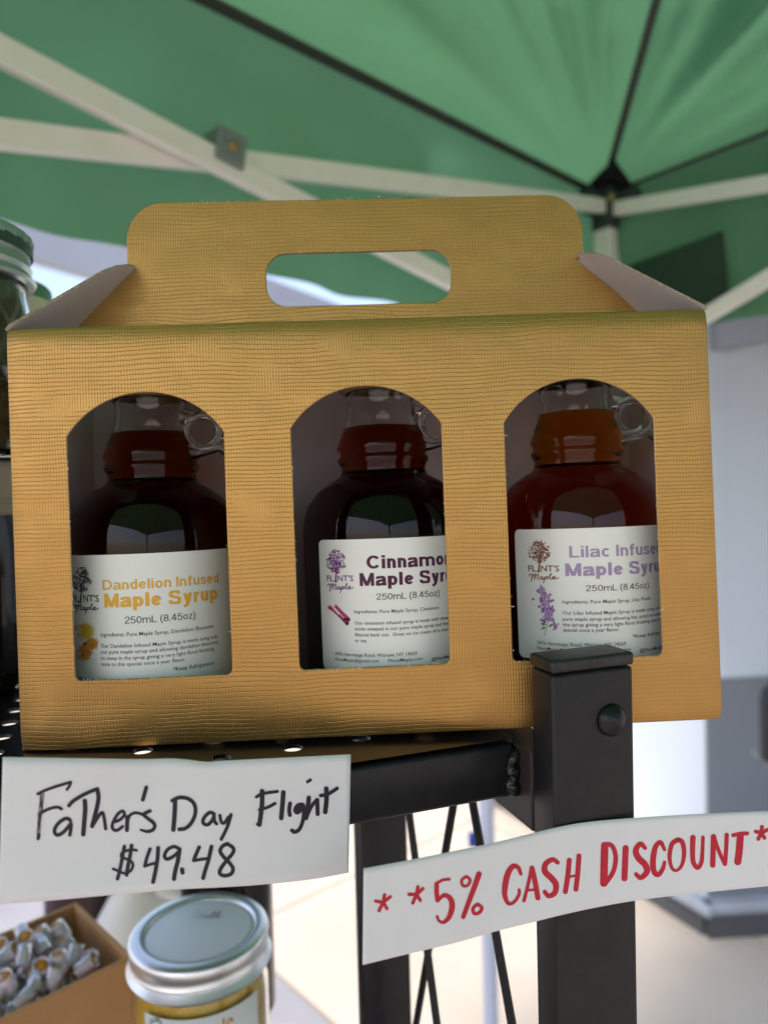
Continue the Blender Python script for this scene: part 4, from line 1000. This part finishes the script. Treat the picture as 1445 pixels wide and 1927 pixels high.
strokes(LA, cA, sh1, INK, 'lettering', wA, poly1, w1); strokes(LB, cB, sh1, INK, 'lettering', wB, poly1, w1, .00009)
# the half dry upright of the F: many hairlines
q = random.Random(11); dry = []
for i in range(46):
    o_ = q.uniform(-22, 20); t0 = q.uniform(0, .75); t1_ = min(1, t0+q.uniform(.08, .35))
    f_ = lambda t: (192-40*t+o_*(1-.45*t)+q.uniform(-2, 2), 195+415*t)
    dry.append(([f_(t0), f_((t0+t1_)/2), f_(t1_)], q.uniform(2.0, 6.0)))
strokes(dry, cA, sh1, M('faint marker ink', (.05, .04, .07), .6), 'dry_stroke', wA, poly1, w1, .00006)

# second sign: bends from the leg towards the right
p0 = pfl - ns*.0011 + us*.004; poly2 = [p0.copy()]
for i in range(40):                      # to the right
    s = i*.003; ang_ = R(19 - 17*min(1, max(0, (s-.004)/.035)))
    poly2.append(poly2[-1]+V((math.cos(ang_), math.sin(ang_), 0))*.003)
left = [p0.copy()]
for i in range(40):
    s = i*.003; ang_ = R(19 + 4*min(1, s/.03)); left.append(left[-1]-V((math.cos(ang_), math.sin(ang_), 0))*.003)
poly2 = left[::-1][:-1]+poly2
w2 = lambda x, y: .0003*math.sin(x/90)+.0005*max(0, (y-1640)/120)*max(0, (900-x)/220)
sh2 = sheet('discount_sign', [(684, 1635), (760, 1621), (850, 1603), (935, 1585), (1000, 1569), (1060, 1555), (1110, 1547), (1190, 1540), (1300, 1533), (1460, 1526)],
            [(682, 1817), (760, 1798), (850, 1777), (935, 1753), (1000, 1737), (1060, 1722), (1120, 1709), (1200, 1695), (1310, 1682), (1460, 1667)], poly2, PAPER, wave=w2)
tag(sh2, 'long white paper strip hand lettered **5% Cash Discount in red marker', 'sign')
D1 = lambda x, y: (480+x/2.676, 1500+y/2.676)
D2 = lambda x, y: (620+x/1.7515, 1350+y/1.7515)
D3 = lambda x, y: (1180+x/2.845, 1250+y/2.845)
def ast(cx, cy, arms, w_): return [([(cx, cy), a], w_) for a in arms]
RA = ast(645, 533, [(652, 494), (681, 504), (664, 564), (624, 574), (606, 526)], 15) + ast(813, 493, [(820, 454), (845, 463), (832, 523), (794, 536), (775, 492)], 15)
RA += [([(978, 416), (945, 420), (915, 436)], 13), ([(914, 440), (914, 480), (919, 522)], 20), ([(924, 520), (952, 497), (982, 512), (992, 552), (978, 605), (950, 633), (925, 625), (917, 604)], 20, lambda t: .62+.6*math.sin(math.pi*min(1, t*1.15))),
       ([(1127, 390), (1110, 440), (1080, 520), (1048, 606)], 24, lambda t: 1-.2*t), ([(1064, 402), (1041, 420), (1046, 448), (1070, 447), (1083, 420), (1064, 402)], 13), ([(1120, 542), (1098, 562), (1103, 588), (1128, 585), (1142, 560), (1120, 542)], 15),
       ([(1338, 390), (1325, 358), (1300, 350), (1275, 382), (1260, 440), (1257, 495), (1275, 538), (1305, 530), (1328, 495), (1330, 470)], 20, lambda t: .7+.6*math.sin(math.pi*min(1, t*1.3))),
       ([(1392, 358), (1375, 440), (1354, 524)], 15), ([(1394, 360), (1410, 430), (1424, 510)], 22), ([(1372, 472), (1418, 468)], 11)]
RB = [([(752, 480), (735, 470), (712, 485), (710, 510), (730, 530), (746, 552), (742, 580), (722, 590), (709, 576)], 14.5, lambda t: .8+.4*math.sin(math.pi*t)), ([(790, 472), (785, 525), (777, 576)], 14), ([(822, 458), (818, 515), (812, 568)], 14), ([(785, 528), (818, 522)], 7),
      ([(907, 424), (905, 490), (904, 548)], 21), ([(905, 420), (930, 424), (943, 460), (935, 510), (908, 550)], 13), ([(976, 432), (972, 532)], 17),
      ([(1040, 432), (1024, 418), (1009, 440), (1018, 465), (1040, 487), (1046, 510), (1026, 530), (1010, 518)], 15, lambda t: .75+.45*math.sin(math.pi*t))]
RC = [([(200, 995), (178, 955), (150, 985), (138, 1060), (145, 1115), (168, 1128), (192, 1095), (200, 1062)], 22, lambda t: .7+.5*math.sin(math.pi*t)),
      ([(272, 942), (240, 965), (227, 1030), (238, 1090), (262, 1107), (292, 1080), (305, 1015), (295, 955), (272, 942)], 19, lambda t: .7+.45*abs(math.cos(math.pi*t))*1),
      ([(352, 930), (350, 1010), (355, 1065), (378, 1092), (398, 1060), (403, 1000), (406, 928)], 22, lambda t: 1.15-.45*t), ([(462, 925), (460, 1000), (458, 1078)], 24), ([(465, 922), (490, 1000), (522, 1072)], 17), ([(533, 915), (530, 990), (524, 1072)], 19),
      ([(568, 918), (605, 910), (643, 908)], 18), ([(606, 920), (600, 1000), (592, 1060)], 32)] + ast(718, 905, [(722, 872), (752, 888), (735, 932), (702, 938), (688, 898)], 17)
strokes(RA, D1, sh2, REDINK, 'lettering', 1/2.676, poly2, w2); strokes(RB, D2, sh2, REDINK, 'lettering', 1/1.7515, poly2, w2, .00010); strokes(RC, D3, sh2, REDINK, 'lettering', 1/2.845, poly2, w2, .00011)

# ------------------------------------------------------------------ jars
TINM = M('brushed tin', (.88, .90, .90), .38, .92, bump=(200, .0001))
DISCM = M('dull tin disc', (.95, .96, .97), .6, .25, bump=(160, .0001))
GOLDT = M('green gold lid', (.30, .36, .28), .3, .8)
HERB = M('dried herbs', (.16, .13, .06), .8, bump=(260, .004), var=(160, .9, (.03, .025, .012)))
for m_ in SYRUP: m_.node_tree.nodes['Principled BSDF'].inputs['IOR'].default_value = 1.36
DARKS = M('dark preserve', (.010, .006, .004), .15, bump=(200, .001))
def jar(name, c, r, h, label, lidmat, fill, fillr=.93, lidh=.014, label_z=None, group=None, cat='jar', lidribs=True, glassm=GLASS):
    t = thing(name, c, label, cat, group); c = V(c)
    s = MB(); pr = [(0, .0), (r*.86, 0), (r*.97, .004), (r, .010), (r, h-lidh-.014), (r*.95, h-lidh-.006), (r*.93, h-lidh), (r*.93, h-.002)]
    inn_ = [(max(0, a-.002), max(z, .003)) for a, z in pr][::-1]
    s.lathe(pr+inn_, c, n=48); autosmooth(s.build('glass', glassm, t), 50)
    s = MB(); fz = h-lidh-.010
    s.lathe([(0, .0035), (r*.84-.0022, .0036), (r-.0021, .012), (r-.0021, fz-.004), (r*.95-.0022, fz+.003), (r*.93-.0022, fz+.007), (0, fz+.0072)], c, n=40); autosmooth(s.build('filling', fill, t), 50)
    s = MB(); R1_ = r*1.035; rib = (lambda i, j: (.0007 if (j % 4 < 2 and i in (8, 9)) else 0)) if lidribs == 2 else ((lambda i, j: (.0002 if (j % 2 == 0 and i in (5, 6)) else 0)) if lidribs else None)
    s.lathe([(R1_*.93, h-lidh-.001), (R1_*1.01, h-lidh-.0008), (R1_*1.03, h-lidh+.0006), (R1_*1.0, h-lidh+.0018), (R1_*.965, h-lidh+.0035), (R1_*.99, h-lidh+.0055), (R1_*.962, h-lidh+.0072), (R1_*.985, h-lidh*.40), (R1_*1.0, h-.0030), (R1_*.985, h-.0012), (R1_*.95, h), (R1_*.84, h+.0001), (R1_*.80, h-.0004), (R1_*.785, h-.0016)], c, n=128, rib=rib)
    autosmooth(s.build('lid_band', lidmat, t), 50)
    s = MB(); s.lathe([(R1_*.80, h-.0020), (R1_*.775, h-.0022), (R1_*.75, h-.0013), (R1_*.72, h-.0010), (0, h-.0009)], c, n=64); autosmooth(s.build('lid_disc', DISCM if lidmat is TINM else lidmat, t), 50)
    return t, c, r, h
jz = -.221
jc = hz(375, 1748, jz)
YELF = M('yellow preserve', (.95, .60, .03), .35, bump=(90, .004), var=(60, .7, (.75, .42, .02)))
hj = jz-LZ
jt, jcc, jr, jh = jar('mason_jar', (jc.x, jc.y, LZ+.0005), .0335, hj, 'yellow preserve jar with silver two piece lid under the price sign', TINM, YELF, lidh=.0155)
def cyl2(x, y, c, r):
    rr = ray(x, y); a = rr.x**2+rr.y**2; b2 = -(c.x*rr.x+c.y*rr.y); cc = c.x**2+c.y**2-r*r; D = max(0, b2*b2-a*cc); t = (-b2-math.sqrt(D))/a; p = rr*t
    return math.atan2(p.x-c.x, -(p.y-c.y)), p.z
ath, az = cyl2(345, 1921, jcc, .0338); ta = cyl2(272, 1895, jcc, .0338)[0]; tb = cyl2(484, 1870, jcc, .0338)[0]
vs, fs = [], []
for rr_ in (.03385, .0337):
    for z in (az, az-.045):
        for i in range(33): a = ta+(tb-ta)*i/32; vs.append((jcc.x+rr_*math.sin(a), jcc.y-rr_*math.cos(a), z))
for i in range(32): fs.append((33+i, 34+i, i+1, i)); fs.append((66+i, 67+i, 100+i, 99+i)); fs.append((i, i+1, 67+i, 66+i))
jl = mesh_obj('label', vs, fs, LABEL, jt, True)
gv, gf = glyphs('la', .01); a0, z0 = cyl2(419, 1932, jcc, .034); a1, _ = cyl2(441, 1932, jcc, .034)
mesh_obj('lettering', [(jcc.x+.03395*math.sin(a0+(a1-a0)*x), jcc.y-.03395*math.cos(a0+(a1-a0)*x), z0+y*.0052) for x, y in gv], gf, ORA, jl)
vs, fs = [], []
for st_ in ([(281, 1922), (290, 1917), (300, 1918)], [(286, 1926), (296, 1920), (304, 1924)], [(280, 1928), (292, 1922), (306, 1929)]):
    v2, f2 = ribbon(st_, 1.6, 4); bi = len(vs)
    for x, y in v2: a, z = cyl2(x, y, jcc, .0339); vs.append((jcc.x+.03395*math.sin(a), jcc.y-.03395*math.cos(a), z))
    fs += [tuple(bi+i for i in f) for f in f2]
mesh_obj('tree_logo', vs, fs, GRY, jl)
# raised script on the lid
vs, fs = [], []
S = [[(.0, .3), (.1, .0), (.25, .1), (.12, .5), (.3, .6), (.15, 1), (-.05, .9)], [(.5, .55), (.38, .6), (.36, .9), (.5, .85), (.52, .6), (.54, .95)], [(.62, .9), (.72, .1), (.66, .8), (.74, .95)], [(.8, .9), (.9, .1), (.84, .8), (.95, .95), (1.05, .8)]]
for st_ in S:
    v2, f2 = ribbon([(a*.016-.008, -b2*.007) for a, b2 in st_], .0007, 5); bi = len(vs)
    vs += [(jcc.x+a+.001, jcc.y+b2+.016, jz+.0005-.0009+.0003) for a, b2 in v2]; fs += [tuple(bi+i for i in f) for f in f2]
mesh_obj('embossed_script', vs, fs, TINM, jt)
# stacked jars at the left edge of the shelf
AZ, BZ = .1035, .0140
jx = -.1705; jy = .292
DKG = M('dark jar glass', (.006, .005, .005), .08, spec=.35)
jar('herb_jar', (jx-.004, jy+.002, PT+.0004), .0300, BZ-PT-.0008, 'lower dark jar with pale ribbed lid beside the gold box', M('pale plastic lid', (.42, .38, .30), .5), DARKS, lidh=.020, glassm=DKG)
jar('herb_jar', (jx, jy, BZ+.0002), .0325, AZ-BZ, 'upper herb jar with ribbed green silver lid, at the left edge', M('green silver lid', (.42, .50, .44), .34, .8), HERB, fillr=.97, lidh=.019, lidribs=2)
tj, tcc, tr, th_ = bpy.data.objects[[o.name for o in bpy.data.objects if o.name.startswith('herb_jar')][-1]], V((jx, jy, BZ+.0002)), .0325, AZ-BZ
s = MB(); s.lathe([(tr*1.036, th_-.0085), (tr*1.042, th_-.0082), (tr*1.042, th_-.0045), (tr*1.034, th_-.0042)], tcc, n=64); s.build('lid_stripe', M('dark green band', (.02, .07, .04), .4), tj)
ps = hz(60, 560, .12)
kx, ky = -.1965, .375
LS = M('cream lid', (.62, .60, .42), .5); GS = M('green lid band', (.07, .22, .10), .5)
tz1 = at(85, 535, .375).z
jar('striped_jar', (kx-.004, ky, PT+.0004), .029, .09, 'lower jar under the striped lid jar, mostly hidden by the gold box', GOLDT, DARKS, lidh=.014)
tj, tcc, tr, th_ = jar('striped_jar', (kx, ky, PT+.0909), .030, tz1-(PT+.0909), 'small jar with green and cream striped lid behind the left flap', GS, DARKS, lidh=.022)
s = MB(); s.lathe([(.0314, th_-.0165), (.0318, th_-.016), (.0318, th_-.0085), (.0314, th_-.008)], tcc, n=48); s.build('lid_stripe', LS, tj)
# ------------------------------------------------------------------ carton of clear vials on the lower board
CBOARD = M('brown corrugated card', (.62, .32, .135), .85, bump=(300, .0002), var=(25, .5, (.54, .27, .11)))
cz = -.265
k0 = hz(163, 1690, cz); k1 = hz(252, 1800, cz); k2 = hz(0, 1922, cz)
ef = (k2-k1); ef.z = 0; ef.normalize(); eb = V((-ef.y, ef.x, 0)); 
if eb.y < 0: eb = -eb
dl = (k0-k1).dot(eb); wl = .20; hc = cz-LZ-.0005; tc_ = .003
ct = thing('carton', (k1.x, k1.y, LZ), 'open brown cardboard carton full of clear vials under the price sign', 'carton')
zb_ = V((0, 0, LZ+.0005))
k1g = V((k1.x, k1.y, 0))+zb_
for nm, o_, a_, b_ in (('front_wall', k1g, ef*wl, eb*tc_), ('back_wall', k1g+eb*(dl-tc_), ef*wl, eb*tc_), ('side_wall', k1g+eb*(tc_+.0001), ef*tc_, eb*(dl-2*tc_-.0002)), ('side_wall', k1g+eb*(tc_+.0001)+ef*(wl-tc_), ef*tc_, eb*(dl-2*tc_-.0002))):
    b = MB(); b.box(o_, a_, b_, (0, 0, hc), bev=.0006, seg=1); b.build(nm, CBOARD, ct)
b = MB(); b.box(k1g+ef*(tc_+.0002)+eb*(tc_+.0002), ef*(wl-2*tc_-.0004), eb*(dl-2*tc_-.0004), (0, 0, .003)); b.build('base_panel', CBOARD, ct)
def clearmat():
    mt = bpy.data.materials.new('clear vial plastic'); mt.use_nodes = True; t = mt.node_tree; t.nodes.clear(); L = t.links.new
    o = t.nodes.new('ShaderNodeOutputMaterial'); m1 = t.nodes.new('ShaderNodeMixShader'); m2 = t.nodes.new('ShaderNodeMixShader')
    tr = t.nodes.new('ShaderNodeBsdfTransparent'); df = t.nodes.new('ShaderNodeBsdfDiffuse'); df.inputs[0].default_value = (.95, .80, .86, 1); gl = t.nodes.new('ShaderNodeBsdfGlossy'); gl.inputs[1].default_value = .12
    fr = t.nodes.new('ShaderNodeLayerWeight'); fr.inputs[0].default_value = .55
    m1.inputs[0].default_value = .78; L(tr.outputs[0], m1.inputs[1]); L(df.outputs[0], m1.inputs[2])
    L(fr.outputs[1], m2.inputs[0]); L(m1.outputs[0], m2.inputs[1]); L(gl.outputs[0], m2.inputs[2]); L(m2.outputs[0], o.inputs[0]); return mt
CLEAR = clearmat(); AMB = M('amber plug', (.62, .26, .03), .4)
tmpl = None; q = random.Random(21); cnt = 0
vr, vl = .0045, .0105
s = MB(); s.lathe([(vr, 0), (vr, vl), (vr*.86, vl), (vr*.86, .0012), (0, .0012)], V((0, 0, 0)), n=16)
me_v = None
def vial(pos, ax, first):
    global tmpl, me_v
    if first:
        o = bpy.data.objects.new('clear_vial', None)
        me = bpy.data.meshes.new('vial_tube'); me.from_pydata([tuple(v) for v in s.v], [], s.f); me.materials.append(CLEAR)
        for p in me.polygons: p.use_smooth = True
        s2 = MB(); s2.lathe([(0, .0040), (vr*.80, .0040), (vr*.80, .0090), (vr*.5, .0100), (0, .0103)], V((0, 0, 0)), n=14)
        me2 = bpy.data.meshes.new('plug'); me2.from_pydata([tuple(v) for v in s2.v], [], s2.f); me2.materials.append(AMB)
        for p in me2.polygons: p.use_smooth = True
        me_v = (me, me2)
    o = bpy.data.objects.new('clear_vial', None); col.objects.link(o)
    a = bpy.data.objects.new('tube', me_v[0]); b2 = bpy.data.objects.new('amber_plug', me_v[1])
    for c in (a, b2): col.objects.link(c); c.parent = o
    o.rotation_euler = ax.to_track_quat('Z', 'Y').to_euler(); o.location = (pos.x, pos.y, pos.z+CAMH)
    tag(o, 'small clear plastic vial with amber inside, heaped in the brown carton', 'vial', 'clear vials in the carton'); return o
placed = []
tries = 0
while len(placed) < 285 and tries < 60000:
    tries += 1
    ea = q.uniform(.015, wl*.93); ec = q.uniform(.015, dl-.014)
    lift = .010*math.exp(-((ea-.05)**2+(ec-dl*.6)**2)/.0016)
    layer = len(placed)//72
    p = k1g+ef*ea+eb*ec+V((0, 0, .006+layer*.0125+lift*layer*.5+q.uniform(0, .004)))
    if any((p-a).length < .0088 for a in placed): continue
    placed.append(p); th_a = q.uniform(0, 2*math.pi); tilt = q.uniform(.1, 1.1)
    ax = V((math.sin(tilt)*math.cos(th_a), math.sin(tilt)*math.sin(th_a)-.15, math.cos(tilt))).normalized()
    vo = vial(p, ax, len(placed) == 1)
    where = ('along the front wall' if ec < dl*.3 else ('against the back wall' if ec > dl*.7 else 'in the middle row')) + (' near its right corner' if ea < wl*.25 else (' at the left part' if ea > wl*.55 else ' halfway along'))
    vo['label'] = 'amber plugged clear vial in the carton ' + where

# ------------------------------------------------------------------ blurred goods behind the jar
wj = at(262, 1700, .62)
jg = thing('white_jug', (wj.x, wj.y, wj.z-.16), 'white plastic jug blurred behind the silver lidded jar', 'jug')
WPL = M('white plastic', (.72, .73, .70), .5); o_ = ORG[jg.name]
b = MB(); b.lathe([(0, 0), (.040, 0), (.044, .006), (.044, .12), (.040, .14), (.026, .165), (.018, .175), (.018, .19), (0, .19)], o_, n=36); autosmooth(b.build('jug_body', WPL, jg), 60)
b = MB(); b.lathe([(0, .191), (.020, .191), (.020, .206), (0, .208)], o_, n=28); autosmooth(b.build('cap', WPL, jg))
b = MB(); b.tube([o_+V((.02, -.01, .178)), o_+V((.045, -.012, .17)), o_+V((.056, -.012, .14)), o_+V((.05, -.012, .10)), o_+V((.043, -.01, .09))], .006, 10); autosmooth(b.build('handle', WPL, jg), 80)
dk = at(190, 1700, .66)
db_ = thing('dark_bottle', (dk.x-.01, dk.y, dk.z-.20), 'dark maroon bottle behind the brown carton', 'bottle')
o_ = ORG[db_.name]; MAR = M('dark maroon glass', (.035, .008, .010), .15)
b = MB(); b.lathe([(0, 0), (.036, 0), (.038, .004), (.038, .16), (.030, .19), (.014, .21), (.013, .26), (0, .26)], o_, n=32); autosmooth(b.build('glass', MAR, db_), 60)
b = MB(); b.lathe([(0, .2605), (.0145, .2605), (.0145, .275), (0, .276)], o_, n=24); autosmooth(b.build('cap', BLACKD, db_))
dk2 = at(517, 1750, .455); 
db2 = thing('dark_bottle', (dk2.x-.029, .455, LZ+.0005), 'tall black bottle standing just behind the silver lidded jar', 'bottle')
o_ = ORG[db2.name]; DG = M('black glass', (.012, .011, .013), .2)
b = MB(); b.lathe([(0, 0), (.026, 0), (.028, .004), (.028, .125), (.026, .14), (.014, .165), (.013, .19), (0, .19)], o_, n=32); autosmooth(b.build('glass', DG, db2), 60)
b = MB(); b.lathe([(0, .1905), (.0150, .1905), (.0150, .205), (0, .206)], o_, n=24); autosmooth(b.build('cap', BLACKD, db2))
# crate carrying the goods behind
gz2 = min(ORG[jg.name].z, ORG[db_.name].z)-.0005
cr2 = thing('low_table', (wj.x, wj.y, GZ), 'dark low table behind the shelf under white jug and maroon bottle', 'table')
b = MB(); b.box((wj.x-.45, .55, ORG[jg.name].z-.0155), (.49, 0, 0), (0, .22, 0), (0, 0, .015), bev=.001); b.build('tabletop', BLACK, cr2)
for (xx, yy) in ((-.44, .56), (.015, .56), (-.44, .75), (.015, .75)):
    b = MB(); b.box((wj.x+xx, yy, GZ+.001), (.02, 0, 0), (0, .015, 0), (0, 0, ORG[jg.name].z-.017-GZ)); b.build('leg', BLACK, cr2)
db_.location.z = jg.location.z
print('objects', len(bpy.data.objects))
